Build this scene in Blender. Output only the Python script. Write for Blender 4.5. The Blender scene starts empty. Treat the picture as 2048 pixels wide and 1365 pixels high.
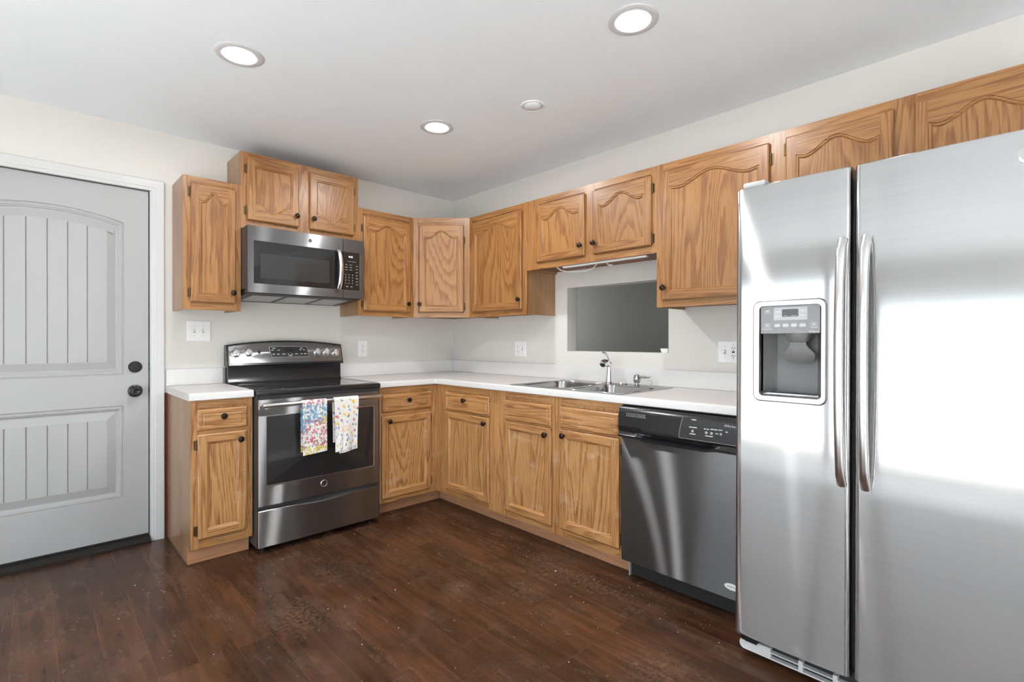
import bpy, bmesh, math, random
import numpy as np
from mathutils import Vector, Matrix
random.seed(7)
PI = math.pi
sc = bpy.context.scene
COL = sc.collection

# ------------------------------------------------------------------ camera
cam_d = bpy.data.cameras.new('camera'); cam = bpy.data.objects.new('camera', cam_d); COL.objects.link(cam)
yaw, pit = math.radians(46.2293), math.radians(-0.0527)
fw = Vector((math.cos(yaw)*math.cos(pit), math.sin(yaw)*math.cos(pit), math.sin(pit)))
cam.location = (-2.7561, -3.6461, 1.1896)
cam.rotation_euler = fw.to_track_quat('-Z', 'Y').to_euler()
cam_d.sensor_width = 36.0
cam_d.lens = 1005.7234/2048*36.0
cam_d.clip_start = 0.02
sc.camera = cam

# ------------------------------------------------------------------ world, daylight, exposure
world = bpy.data.worlds.new('daylight'); sc.world = world; world.use_nodes = True
wbg = world.node_tree.nodes['Background']
wbg.inputs[0].default_value = (0.86, 0.945, 1.0, 1); wbg.inputs[1].default_value = 2.9
sc.view_settings.view_transform = 'Standard'
sc.view_settings.look = 'None'
sc.view_settings.gamma = 1.0
sc.view_settings.use_curve_mapping = False
sc.view_settings.exposure = 0.43

def portal(name, loc, rot, sx, sy):
    d = bpy.data.lights.new(name, 'AREA'); d.shape = 'RECTANGLE'; d.size = sx; d.size_y = sy
    d.cycles.is_portal = True
    o = bpy.data.objects.new(name, d); COL.objects.link(o); o.location = loc; o.rotation_euler = rot
XW, YS, ZC = -4.1, -6.5, 2.444          # west wall, south wall, ceiling
PD = (-4.1, -0.95, 0.04, 2.03)         # patio door: y0 y1 z0 z1
SW = (-3.95, -2.45, 0.20, 2.10)           # south window: x0 x1 z0 z1
portal('patio_door_portal', (XW-0.1, (PD[0]+PD[1])/2, (PD[2]+PD[3])/2), (0, -PI/2, 0), PD[3]-PD[2], PD[1]-PD[0])
portal('south_window_portal', ((SW[0]+SW[1])/2, YS-0.1, (SW[2]+SW[3])/2), (PI/2, 0, 0), SW[1]-SW[0], SW[3]-SW[2])
CAN_POWER = 9.0
sun_d = bpy.data.lights.new('sun', 'SUN'); sun_d.energy = 52.0; sun_d.angle = math.radians(0.6); sun_d.color = (1.0, 0.98, 0.95)
sun = bpy.data.objects.new('sun', sun_d); COL.objects.link(sun)
sun.rotation_euler = Vector((0.0, 0.52, -0.85)).to_track_quat('-Z', 'Y').to_euler()

# ------------------------------------------------------------------ materials
def nmat(name):
    m = bpy.data.materials.new(name); m.use_nodes = True
    nt = m.node_tree; b = nt.nodes['Principled BSDF']
    return m, nt, b
def N(nt, typ, ins=None, **props):
    n = nt.nodes.new(typ)
    for k, v in props.items(): setattr(n, k, v)
    for k, v in (ins or {}).items():
        if hasattr(v, 'is_linked') or isinstance(v, bpy.types.NodeSocket): nt.links.new(v, n.inputs[k])
        else: n.inputs[k].default_value = v
    return n
def ramp(nt, fac, stops, interp='LINEAR'):
    r = nt.nodes.new('ShaderNodeValToRGB'); r.color_ramp.interpolation = interp
    el = r.color_ramp.elements
    while len(el) < len(stops): el.new(0.5)
    for e, (p, c) in zip(el, stops):
        e.position = p; e.color = c if len(c) == 4 else (*c, 1)
    nt.links.new(fac, r.inputs[0]); return r.outputs[0]
def g(v): return (v, v, v)
def mixc(nt, fac, a, b, mode='MIX'):
    n = nt.nodes.new('ShaderNodeMix'); n.data_type = 'RGBA'; n.blend_type = mode
    for sock, v in ((n.inputs[0], fac), (n.inputs[6], a), (n.inputs[7], b)):
        if isinstance(v, bpy.types.NodeSocket): nt.links.new(v, sock)
        elif isinstance(v, (int, float)): sock.default_value = v
        else: sock.default_value = (*v, 1) if len(v) == 3 else v
    return n.outputs[2]
def math_(nt, op, a, b=0.0, c=0.0):
    n = nt.nodes.new('ShaderNodeMath'); n.operation = op
    for s, v in zip(n.inputs, (a, b, c)):
        if isinstance(v, bpy.types.NodeSocket): nt.links.new(v, s)
        else: s.default_value = v
    return n.outputs[0]
def bump(nt, b, h, strength=0.3, dist=0.001):
    n = N(nt, 'ShaderNodeBump', {'Height': h, 'Strength': strength, 'Distance': dist})
    nt.links.new(n.outputs[0], b.inputs['Normal'])
def objco(nt, scale, rnd=True):
    tc = nt.nodes.new('ShaderNodeTexCoord')
    src = tc.outputs['Object']
    if rnd:
        oi = nt.nodes.new('ShaderNodeObjectInfo')
        a = N(nt, 'ShaderNodeVectorMath', {0: src, 1: math_(nt, 'MULTIPLY', oi.outputs['Random'], 7.3)}, operation='ADD')
        src = a.outputs[0]
    mp = N(nt, 'ShaderNodeMapping', {'Vector': src, 'Scale': scale})
    return mp.outputs[0]

def plain(name, col, rough=0.5, metal=0.0, var=0.04, vscale=3.0, bumps=0.0, bscale=200.0, coat=0.0, spec=None, aniso=0.0):
    m, nt, b = nmat(name)
    v = objco(nt, (1, 1, 1))
    n = N(nt, 'ShaderNodeTexNoise', {'Vector': v, 'Scale': vscale, 'Detail': 3.0})
    c = ramp(nt, n.outputs[0], [(0.3, tuple(x*(1-var) for x in col)), (0.7, tuple(min(1, x*(1+var)) for x in col))])
    nt.links.new(c, b.inputs['Base Color'])
    b.inputs['Roughness'].default_value = rough; b.inputs['Metallic'].default_value = metal
    if coat: b.inputs['Coat Weight'].default_value = coat; b.inputs['Coat Roughness'].default_value = 0.05
    if spec is not None: b.inputs['Specular IOR Level'].default_value = spec
    if bumps:
        n2 = N(nt, 'ShaderNodeTexNoise', {'Vector': v, 'Scale': bscale, 'Detail': 2.0})
        bump(nt, b, n2.outputs[0], bumps, 0.0006)
    return m
def steel(name, col, rough, broad, rot, mix, scratch=0.12):
    # brushed steel: a sharp lobe plus a broad lobe smeared across the brushing
    m = bpy.data.materials.new(name); m.use_nodes = True; nt = m.node_tree
    nt.nodes.remove(nt.nodes['Principled BSDF']); out = nt.nodes['Material Output']
    v = objco(nt, (0.8, 1, 420), rnd=False)
    n = N(nt, 'ShaderNodeTexNoise', {'Vector': v, 'Scale': 1.5, 'Detail': 3.0})
    c = ramp(nt, n.outputs[0], [(0.3, tuple(x*0.95 for x in col)), (0.7, tuple(min(1, x*1.04) for x in col))])
    n2 = N(nt, 'ShaderNodeTexNoise', {'Vector': objco(nt, (1, 1, 1), rnd=False), 'Scale': 2.4, 'Detail': 4.0})
    r = ramp(nt, n2.outputs[0], [(0.3, g(rough*0.88)), (0.7, g(rough*1.12))])
    bp = N(nt, 'ShaderNodeBump', {'Height': n.outputs[0], 'Strength': scratch, 'Distance': 0.00012})
    t = nt.nodes.new('ShaderNodeTangent'); t.direction_type = 'RADIAL'; t.axis = 'Z'
    A = N(nt, 'ShaderNodeBsdfAnisotropic', {'Color': c, 'Roughness': r, 'Anisotropy': 0.55, 'Rotation': rot, 'Normal': bp.outputs[0], 'Tangent': t.outputs[0]})
    B = N(nt, 'ShaderNodeBsdfAnisotropic', {'Color': c, 'Roughness': broad, 'Anisotropy': 0.97, 'Rotation': rot, 'Normal': bp.outputs[0], 'Tangent': t.outputs[0]})
    M = N(nt, 'ShaderNodeMixShader', {0: mix, 1: A.outputs[0], 2: B.outputs[0]})
    nt.links.new(M.outputs[0], out.inputs['Surface'])
    return m
def oak(name, axis, light, dark, pore, sx=9.0, sz=0.50, rings=17.0, rough=0.36, wear=0.0):
    m, nt, b = nmat(name)
    sc_ = (sx, sx, sz) if axis == 'z' else (sz, sx, sx)
    n = N(nt, 'ShaderNodeTexNoise', {'Vector': objco(nt, sc_), 'Scale': 1.0, 'Detail': 1.6, 'Roughness': 0.45, 'Distortion': 0.25})
    js = (70, 70, 5.0) if axis == 'z' else (5.0, 70, 70)
    jag = N(nt, 'ShaderNodeTexNoise', {'Vector': objco(nt, js), 'Scale': 1.0, 'Detail': 2.0})
    ph = math_(nt, 'ADD', math_(nt, 'MULTIPLY', n.outputs[0], rings), math_(nt, 'MULTIPLY', jag.outputs[0], 0.85))
    s = math_(nt, 'FRACT', ph)
    band = ramp(nt, s, [(0.0, g(0.05)), (0.45, g(0.18)), (0.82, g(0.95)), (0.93, g(0.75)), (1.0, g(0.05))])
    ps = (300, 300, 8) if axis == 'z' else (8, 300, 300)
    p = N(nt, 'ShaderNodeTexNoise', {'Vector': objco(nt, ps), 'Scale': 1.0, 'Detail': 2.0})
    pr_ = ramp(nt, p.outputs[0], [(0.46, g(0.0)), (0.64, g(1.0))])
    lo = N(nt, 'ShaderNodeTexNoise', {'Vector': objco(nt, (4, 4, 4)), 'Scale': 1.0, 'Detail': 2.0})
    c = mixc(nt, band, light, dark)
    pf = math_(nt, 'MULTIPLY', pr_, math_(nt, 'MULTIPLY_ADD', band, 0.50, 0.28))
    c = mixc(nt, pf, c, pore)
    hue = ramp(nt, lo.outputs[0], [(0.3, (0.93, 0.90, 0.86)), (0.7, (1.05, 1.04, 1.02))])
    c = mixc(nt, 1.0, c, hue, 'MULTIPLY')
    oi = nt.nodes.new('ShaderNodeObjectInfo')
    tone = ramp(nt, oi.outputs['Random'], [(0.0, (0.96, 0.94, 0.92)), (1.0, (1.05, 1.04, 1.02))])
    c = mixc(nt, 1.0, c, tone, 'MULTIPLY')
    if wear:
        w = N(nt, 'ShaderNodeTexNoise', {'Vector': objco(nt, (7, 7, 11)), 'Scale': 1.0, 'Detail': 6.0, 'Roughness': 0.7})
        wf = ramp(nt, w.outputs[0], [(0.57, g(0.0)), (0.72, g(wear))])
        c = mixc(nt, wf, c, (0.62, 0.50, 0.38))
    nt.links.new(c, b.inputs['Base Color'])
    b.inputs['Roughness'].default_value = rough
    b.inputs['Coat Weight'].default_value = 0.15; b.inputs['Coat Roughness'].default_value = 0.25
    bump(nt, b, pr_, -0.12, 0.0004)
    return m

ROT = 0.0
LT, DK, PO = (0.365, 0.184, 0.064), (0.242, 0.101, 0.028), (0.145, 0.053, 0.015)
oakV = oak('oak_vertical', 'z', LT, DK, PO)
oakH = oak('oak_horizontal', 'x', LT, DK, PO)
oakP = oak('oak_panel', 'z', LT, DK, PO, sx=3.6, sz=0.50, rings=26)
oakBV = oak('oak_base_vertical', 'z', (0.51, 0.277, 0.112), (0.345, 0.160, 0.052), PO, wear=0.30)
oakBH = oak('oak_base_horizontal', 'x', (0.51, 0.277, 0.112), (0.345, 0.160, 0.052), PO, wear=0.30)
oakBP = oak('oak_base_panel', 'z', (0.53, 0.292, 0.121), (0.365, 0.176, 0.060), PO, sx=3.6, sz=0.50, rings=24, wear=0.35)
veneer = oak('side_veneer', 'z', (0.36, 0.215, 0.115), (0.30, 0.17, 0.085), (0.23, 0.12, 0.055), sx=3, sz=0.4, rings=5, rough=0.33)
toeM = oak('toe_board', 'x', (0.50, 0.265, 0.145), (0.43, 0.215, 0.11), (0.30, 0.14, 0.065), rough=0.6, wear=0.25)
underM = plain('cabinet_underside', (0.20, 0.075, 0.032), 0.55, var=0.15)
bronze = plain('oil_rubbed_bronze', (0.030, 0.017, 0.013), 0.32, 0.7)
hingeM = plain('antique_brass', (0.13, 0.085, 0.045), 0.38, 0.9)
wallM = plain('wall_paint', (0.68, 0.66, 0.625), 0.6, var=0.012, bumps=0.08, bscale=160)
ceilM = plain('ceiling_paint', (0.88, 0.925, 0.97), 0.75, var=0.01, bumps=0.08, bscale=120)
trimM = plain('white_trim', (0.60, 0.60, 0.605), 0.35, var=0.01)
doorM = plain('grey_door_paint', (0.40, 0.403, 0.407), 0.42, var=0.01)
maroon = plain('old_maroon_paint', (0.13, 0.022, 0.026), 0.6)
bronzeT = plain('threshold_bronze', (0.018, 0.015, 0.012), 0.45, 0.4)
rubber = plain('black_rubber', (0.012, 0.012, 0.012), 0.6)
blackP = plain('black_hardware', (0.016, 0.016, 0.017), 0.24, 0.2)
counterM = plain('laminate', (0.66, 0.625, 0.61), 0.38, var=0.03, vscale=55)
counterE = plain('laminate_edge_lit', (0.70, 0.695, 0.69), 0.32, var=0.01)  # plainer laminate copy, lightened for the light its upright faces catch
whiteP = plain('white_plastic', (0.84, 0.84, 0.84), 0.35, var=0.01)
slotM = plain('dark_slot', (0.02, 0.02, 0.02), 0.6)
chrome = plain('chrome', (0.86, 0.86, 0.87), 0.06, 1.0, var=0.0)
chromeD = plain('satin_chrome', (0.50, 0.50, 0.505), 0.16, 1.0, var=0.0)
bezelM = plain('bezel_satin', (0.46, 0.46, 0.465), 0.28, 1.0, var=0.01)
steelF = steel('fridge_steel', (0.61, 0.61, 0.615), 0.09, 0.75, ROT, 0.44, 0.10)
steelR = steel('range_steel', (0.37, 0.37, 0.375), 0.18, 0.45, ROT, 0.6)
steelD = steel('dishwasher_steel', (0.205, 0.205, 0.21), 0.22, 0.5, ROT, 0.6)
steelM = steel('microwave_steel', (0.30, 0.30, 0.305), 0.42, 0.6, ROT, 0.6)
steelS = steel('sink_steel', (0.58, 0.58, 0.58), 0.15, 0.32, 0.0, 0.35)
steelH = plain('handle_steel', (0.68, 0.68, 0.685), 0.22, 1.0, var=0.01)
blackG = plain('black_glass', (0.012, 0.012, 0.013), 0.05, 0.0, var=0.0, coat=0.3)
ovenG = plain('oven_window_glass', (0.022, 0.022, 0.023), 0.06, 0.0, var=0.0)
mwG = plain('microwave_window_mesh', (0.032, 0.032, 0.033), 0.08, 0.0, var=0.0)
blackE = plain('black_enamel', (0.014, 0.014, 0.016), 0.16, 0.0, var=0.0)
blackM = plain('matte_black', (0.016, 0.016, 0.017), 0.45)
darkS = plain('dark_steel_side', (0.055, 0.056, 0.062), 0.35, 0.3)
greyP = plain('dispenser_grey', (0.20, 0.20, 0.205), 0.30, 0.25)
greyL = plain('light_grey_plastic', (0.42, 0.42, 0.43), 0.35)
greyS = plain('fridge_side', (0.20, 0.20, 0.205), 0.5, bumps=0.1)
legend = plain('legend_white', (0.72, 0.72, 0.72), 0.5, var=0.0)
grilleM = plain('grille_grey', (0.66, 0.66, 0.67), 0.4)
burner = plain('burner_marking', (0.06, 0.06, 0.062), 0.18)
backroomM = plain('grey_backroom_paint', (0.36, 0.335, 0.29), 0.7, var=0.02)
bounceCarpetM = plain('bounce_carpet', (0.78, 0.775, 0.765), 0.9, var=0.08, vscale=60)
patioM = plain('patio_concrete', (0.18, 0.178, 0.172), 0.8, var=0.06)
bounceGroundM = plain('bounce_ground_concrete', (0.45, 0.447, 0.44), 0.85, var=0.05)
ringM = plain('lamp_trim_ring', (0.64, 0.64, 0.65), 0.4)
foamM = plain('white_foam', (0.85, 0.84, 0.80), 0.7)
crumbM = plain('crumb', (0.75, 0.68, 0.56), 0.8)
clearM, _nt, _b = nmat('clear_plastic')
_b.inputs['Base Color'].default_value = (0.9, 0.9, 0.9, 1); _b.inputs['Roughness'].default_value = 0.12
_b.inputs['Transmission Weight'].default_value = 0.75; _b.inputs['IOR'].default_value = 1.3
def emit(name, col, s):
    m, nt, b = nmat(name)
    b.inputs['Base Color'].default_value = (*col, 1); b.inputs['Emission Color'].default_value = (*col, 1)
    b.inputs['Emission Strength'].default_value = s
    return m
lampE = emit('lamp_diffuser', (1.0, 0.985, 0.96), 2.5)
digitE = emit('display_digits', (0.9, 0.95, 1.0), 0.9)

def floor_mat():
    m, nt, b = nmat('dark_laminate')
    tc = nt.nodes.new('ShaderNodeTexCoord')
    mp = N(nt, 'ShaderNodeMapping', {'Vector': tc.outputs['Object'], 'Rotation': (0, 0, PI/2), 'Location': (0.35, 2.43+0.127*20, 0)})
    def brick(c1, c2, mort):
        return N(nt, 'ShaderNodeTexBrick', {'Vector': mp.outputs[0], 'Color1': (*c1, 1), 'Color2': (*c2, 1), 'Mortar': (*mort, 1), 'Scale': 1.0,
               'Mortar Size': 0.0011, 'Mortar Smooth': 0.25, 'Bias': 0.0, 'Brick Width': 0.93, 'Row Height': 0.127}, offset=0.37, offset_frequency=3)
    br = brick((0, 0, 0), (1, 1, 1), (0.5, 0.5, 0.5))
    sepv = math_(nt, 'MULTIPLY', br.outputs['Color'], 1.0)
    # grain along the boards, shifted board by board
    off = N(nt, 'ShaderNodeCombineXYZ', {'X': math_(nt, 'MULTIPLY', sepv, 13.0), 'Y': math_(nt, 'MULTIPLY', sepv, 31.0)})
    add = N(nt, 'ShaderNodeVectorMath', {0: tc.outputs['Object'], 1: off.outputs[0]}, operation='ADD')
    mg = N(nt, 'ShaderNodeMapping', {'Vector': add.outputs[0], 'Scale': (26, 2.6, 1)})
    gr = N(nt, 'ShaderNodeTexNoise', {'Vector': mg.outputs[0], 'Scale': 1.0, 'Detail': 5.0, 'Roughness': 0.62, 'Distortion': 0.5})
    c = ramp(nt, gr.outputs[0], [(0.25, (0.030, 0.0125, 0.0062)), (0.5, (0.072, 0.030, 0.0145)), (0.78, (0.125, 0.052, 0.024))])
    tone = ramp(nt, sepv, [(0.0, (0.80, 0.80, 0.82)), (1.0, (1.16, 1.14, 1.12))])
    c = mixc(nt, 1.0, c, tone, 'MULTIPLY')
    mb = N(nt, 'ShaderNodeMapping', {'Vector': tc.outputs['Object'], 'Scale': (3.0, 2.2, 1)})
    bl = N(nt, 'ShaderNodeTexNoise', {'Vector': mb.outputs[0], 'Scale': 1.0, 'Detail': 4.0, 'Roughness': 0.6})
    c = mixc(nt, 1.0, c, ramp(nt, bl.outputs[0], [(0.3, (0.62, 0.64, 0.68)), (0.7, (1.25, 1.2, 1.15))]), 'MULTIPLY')
    # dusty scuffs
    ms = N(nt, 'ShaderNodeMapping', {'Vector': tc.outputs['Object'], 'Scale': (8, 3.5, 1)})
    s1 = N(nt, 'ShaderNodeTexNoise', {'Vector': ms.outputs[0], 'Scale': 1.0, 'Detail': 7.0, 'Roughness': 0.62})
    fs = N(nt, 'ShaderNodeTexNoise', {'Vector': tc.outputs['Object'], 'Scale': 55.0, 'Detail': 5.0, 'Roughness': 0.7})
    fine = ramp(nt, fs.outputs[0], [(0.42, g(0.0)), (0.75, g(1.0))])
    sf = math_(nt, 'MULTIPLY', ramp(nt, s1.outputs[0], [(0.42, g(0.0)), (0.80, g(0.60))]), math_(nt, 'MULTIPLY_ADD', fine, 0.8, 0.2))
    c = mixc(nt, sf, c, (0.19, 0.125, 0.085))
    for cx, cy, rx, ry, k in ((-1.27, -1.72, 0.10, 0.08, 0.55), (-1.93, -1.45, 0.16, 0.22, 0.42), (-0.78, -2.05, 0.13, 0.50, 0.40), (-1.05, -1.95, 0.18, 0.15, 0.25), (-1.13, -2.72, 0.22, 0.16, 0.30), (-1.62, -1.15, 0.20, 0.18, 0.22)):
        mw = N(nt, 'ShaderNodeMapping', {'Vector': tc.outputs['Object'], 'Location': (-cx/rx, -cy/ry, 0), 'Scale': (1/rx, 1/ry, 0)})
        d = N(nt, 'ShaderNodeVectorMath', {0: mw.outputs[0]}, operation='LENGTH').outputs['Value']
        f = math_(nt, 'MULTIPLY', ramp(nt, d, [(0.2, g(k)), (1.0, g(0.0))]), fine)
        c = mixc(nt, f, c, (0.33, 0.24, 0.17))
    mo = math_(nt, 'MULTIPLY', br.outputs['Fac'], ramp(nt, bl.outputs[0], [(0.35, g(0.05)), (0.65, g(0.6))]))
    c = mixc(nt, mo, c, (0.20, 0.12, 0.075))
    nt.links.new(c, b.inputs['Base Color'])
    r = ramp(nt, s1.outputs[0], [(0.3, g(0.21)), (0.7, g(0.30))])
    nt.links.new(r, b.inputs['Roughness'])
    b.inputs['Specular IOR Level'].default_value = 0.26
    hb = math_(nt, 'ADD', math_(nt, 'MULTIPLY', br.outputs['Fac'], -1.0), math_(nt, 'MULTIPLY', gr.outputs[0], 0.25))
    bump(nt, b, hb, 0.25, 0.0008)
    return m
floorM = floor_mat()

# ------------------------------------------------------------------ geometry helpers
class MB:
    def __init__(s): s.bm = bmesh.new()
    def face(s, pts, mi=0):
        vs = [s.bm.verts.new(p) for p in pts]
        try: f = s.bm.faces.new(vs); f.material_index = mi; return f
        except ValueError: return None
    def box(s, x0, x1, y0, y1, z0, z1, mi=0, bev=0.0, seg=1):
        P = [(x, y, z) for x in (x0, x1) for y in (y0, y1) for z in (z0, z1)]
        v = [s.bm.verts.new(p) for p in P]
        fs = []
        for q in ((0, 1, 3, 2), (4, 6, 7, 5), (0, 4, 5, 1), (2, 3, 7, 6), (0, 2, 6, 4), (1, 5, 7, 3)):
            f = s.bm.faces.new([v[i] for i in q]); f.material_index = mi; fs.append(f)
        if bev:
            es = list({e for f in fs for e in f.edges})
            r = bmesh.ops.bevel(s.bm, geom=es, offset=bev, segments=seg, affect='EDGES', profile=0.5)
            for f in r['faces']: f.material_index = mi
        return s
    def loft(s, loops, mi=0, closed=True, cap0=False, cap1=False):
        L = [[s.bm.verts.new(p) for p in lp] for lp in loops]
        n = len(L[0])
        for a, b in zip(L, L[1:]):
            for i in range(n if closed else n-1):
                j = (i+1) % n
                try: f = s.bm.faces.new((a[i], a[j], b[j], b[i])); f.material_index = mi
                except ValueError: pass
        for c, lp in ((cap0, L[0]), (cap1, L[-1])):
            if c:
                try: f = s.bm.faces.new(lp); f.material_index = mi
                except ValueError: pass
        return s
    def prism(s, poly, axis, a, b, mi=0):
        # poly: 2D points in the two axes other than `axis` (in xyz order)
        def P(p, t): q = list(p); q.insert('xyz'.index(axis), t); return tuple(q)
        return s.loft([[P(p, a) for p in poly], [P(p, b) for p in poly]], mi, True, True, True)
    def lathe(s, prof, origin=(0, 0, 0), axis='z', seg=24, mi=0, cap=True):
        ax = {'z': (Vector((1, 0, 0)), Vector((0, 1, 0)), Vector((0, 0, 1))), 'y': (Vector((1, 0, 0)), Vector((0, 0, 1)), Vector((0, -1, 0))),
              'x': (Vector((0, 1, 0)), Vector((0, 0, 1)), Vector((1, 0, 0)))}[axis]
        o = Vector(origin); loops = []
        for r, h in prof:
            loops.append([o + ax[2]*h + (ax[0]*math.cos(2*PI*i/seg)+ax[1]*math.sin(2*PI*i/seg))*max(r, 1e-5) for i in range(seg)])
        return s.loft(loops, mi, True, cap, cap)
    def tube(s, path, r, seg=10, mi=0, flat=1.0, up=None):
        P = [Vector(p) for p in path]; n = len(P); loops = []
        prev = None
        for i in range(n):
            t = (P[min(i+1, n-1)]-P[max(i-1, 0)]).normalized()
            if prev is None:
                u0 = Vector(up) if up else (Vector((0, 0, 1)) if abs(t.z) < 0.9 else Vector((1, 0, 0)))
            else: u0 = prev
            a = (u0 - t*u0.dot(t)).normalized(); prev = a; b = t.cross(a)
            rr = r[i] if isinstance(r, (list, tuple)) else r
            loops.append([P[i]+a*math.cos(2*PI*k/seg)*rr*flat+b*math.sin(2*PI*k/seg)*rr for k in range(seg)])
        return s.loft(loops, mi, True, True, True)
    def text(s, body, x, y, z, size, mi=0, align='CENTER', shear=0.0):
        cu = bpy.data.curves.new('t', 'FONT'); cu.body = body; cu.size = size; cu.align_x = align; cu.align_y = 'CENTER'
        cu.shear = shear; cu.resolution_u = 3
        ob = bpy.data.objects.new('t', cu); COL.objects.link(ob)
        me = bpy.data.meshes.new_from_object(ob)
        vs = [s.bm.verts.new((x+v.co.x, y, z+v.co.y)) for v in me.vertices]
        for p in me.polygons:
            try: f = s.bm.faces.new([vs[i] for i in p.vertices]); f.material_index = mi
            except ValueError: pass
        bpy.data.objects.remove(ob); bpy.data.meshes.remove(me); bpy.data.curves.remove(cu)
        return s
    def done(s, name, mats, parent=None, smooth=True, ang=32, label=None, recalc=True):
        bm = s.bm
        if recalc: bmesh.ops.recalc_face_normals(bm, faces=bm.faces[:])
        bm.normal_update()
        if smooth:
            for f in bm.faces: f.smooth = True
            lim = math.radians(ang)
            for e in bm.edges:
                if len(e.link_faces) == 2:
                    if e.calc_face_angle(0) > lim: e.smooth = False
                else: e.smooth = False
        me = bpy.data.meshes.new(name); bm.to_mesh(me); bm.free()
        for m in (mats if isinstance(mats, (list, tuple)) else [mats]): me.materials.append(m)
        o = bpy.data.objects.new(name, me); COL.objects.link(o)
        if parent: o.parent = parent
        if label: o['label'] = label
        return o
def tag(o, label, cat, group=None):
    o['label'] = label; o['category'] = cat
    if group: o['group'] = group
    return o
def struct(o): o['kind'] = 'structure'; return o
def thing(name, label, cat, loc=(0, 0, 0), rz=0.0, group=None):
    o = bpy.data.objects.new(name, None); COL.objects.link(o); o.location = loc; o.rotation_euler = (0, 0, rz)
    o.empty_display_size = 0.1
    return tag(o, label, cat, group)
def copy_tree(root):
    r = root.copy(); COL.objects.link(r)
    for ch in list(root.children):
        c = ch.copy(); COL.objects.link(c); c.parent = r
        for q in list(ch.children):
            d = q.copy(); COL.objects.link(d); d.parent = c
    return r
def rrect(x0, x1, z0, z1, r, seg=5):
    pts = []
    for cx, cz, a in ((x1-r, z0+r, -PI/2), (x1-r, z1-r, 0), (x0+r, z1-r, PI/2), (x0+r, z0+r, PI)):
        for k in range(seg+1):
            t = a+PI/2*k/seg; pts.append((cx+r*math.cos(t), cz+r*math.sin(t)))
    return pts
def inset(poly, d):
    n = len(poly); out = []
    for i in range(n):
        p0, p1, p2 = Vector(poly[i-1]), Vector(poly[i]), Vector(poly[(i+1) % n])
        e1, e2 = (p1-p0).normalized(), (p2-p1).normalized()
        n1, n2 = Vector((-e1.y, e1.x)), Vector((-e2.y, e2.x))
        m = (n1+n2); l = m.length
        m = m/l if l > 1e-6 else n1
        k = d/max(0.35, m.dot(n1)); q = p1+m*k; out.append((q.x, q.y))
    return out
RIGHT = -PI/2      # rotation of things on the east wall (they face -x)

# ------------------------------------------------------------------ room shell
b = MB()
b.box(-3.06, 0.0, -3.9, 0.35, -0.05, 0.0, 0)
struct(b.done('floor', [floorM], smooth=False))
b = MB(); b.box(XW-0.12, -3.16, YS, 0.35, -0.05, 0.004, 0); b.box(-3.16, 0.0, YS, -4.0, -0.05, 0.004, 0)  # unseen floor behind the camera, made pale to bounce light up
struct(b.done('floor_bounce', [bounceCarpetM], smooth=False))
b = MB(); b.box(-3.16, -3.06, -4.0, 0.0, -0.05, 0.009, 0, 0.003); b.box(-3.06, 0.0, -4.0, -3.9, -0.05, 0.009, 0, 0.003)
struct(b.done('trim_3', [bronzeT], smooth=False))
b = MB(); b.box(XW-0.2, 0.2, YS-0.2, 0.2, ZC, ZC+0.1)
struct(b.done('ceiling', [ceilM], smooth=False))
DX0, DX1, DZ1 = -3.160, -2.232, 2.092      # rough opening of the door
b = MB()
b.box(XW-0.12, DX0, 0, 0.14, 0, ZC); b.box(DX1, 0.103, 0, 0.14, 0, ZC); b.box(DX0, DX1, 0, 0.14, DZ1, ZC)
b.box(-2.174, -1.90, -0.0012, 0, 0.0, 0.875, 1)
struct(b.done('wall_north', [wallM, maroon], smooth=False))
OY0, OY1, OZ0, OZ1, OD = -1.3365, -2.122, 1.115, 1.5615, 0.1035
b = MB()
b.box(0, OD, OY0, 0, 0, ZC); b.box(0, OD, YS, OY1, 0, ZC); b.box(0, OD, OY1, OY0, 0, OZ0); b.box(0, OD, OY1, OY0, OZ1, ZC)
struct(b.done('wall_east', [wallM], smooth=False))
b = MB()
b.box(XW-0.12, XW, PD[1], 0, 0, ZC); b.box(XW-0.12, XW, YS, PD[0], 0, ZC); b.box(XW-0.12, XW, PD[0], PD[1], PD[3], ZC); b.box(XW-0.12, XW, PD[0], PD[1], 0, PD[2])
struct(b.done('wall_west', [wallM], smooth=False))
b = MB()
b.box(XW-0.12, SW[0], YS-0.12, YS, 0, ZC); b.box(SW[1], OD, YS-0.12, YS, 0, ZC); b.box(SW[0], SW[1], YS-0.12, YS, 0, SW[2]); b.box(SW[0], SW[1], YS-0.12, YS, SW[3], ZC)
struct(b.done('wall_south', [wallM], smooth=False))
# patio door and window frames behind the camera
b = MB()
for y in (PD[0], (PD[0]+PD[1])/2-0.03, PD[1]-0.06): b.box(XW-0.08, XW-0.03, y, y+0.06, PD[2], PD[3])
for z in (PD[2], PD[3]-0.06): b.box(XW-0.08, XW-0.03, PD[0]+0.06, PD[1]-0.06, z, z+0.06)
struct(b.done('door_2', [trimM], smooth=False))
b = MB()
for x in (SW[0], (SW[0]+SW[1])/2-0.025, SW[1]-0.05): b.box(x, x+0.05, YS-0.08, YS-0.03, SW[2], SW[3])
for z in (SW[2], SW[3]-0.05): b.box(SW[0]+0.05, SW[1]-0.05, YS-0.08, YS-0.03, z, z+0.05)
struct(b.done('window_1', [trimM], smooth=False))
b = MB(); b.box(XW-4.0, XW-0.12, YS-0.12, 1, -0.12, -0.04)
struct(b.done('patio', [patioM], smooth=False))
b = MB(); b.box(XW-4.0, 4.0, YS-12.0, YS-0.13, -0.12, -0.04)  # unseen pale ground, added to bounce sunlight up through the window onto the ceiling
struct(b.done('bounce_ground', [bounceGroundM], smooth=False))
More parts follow.
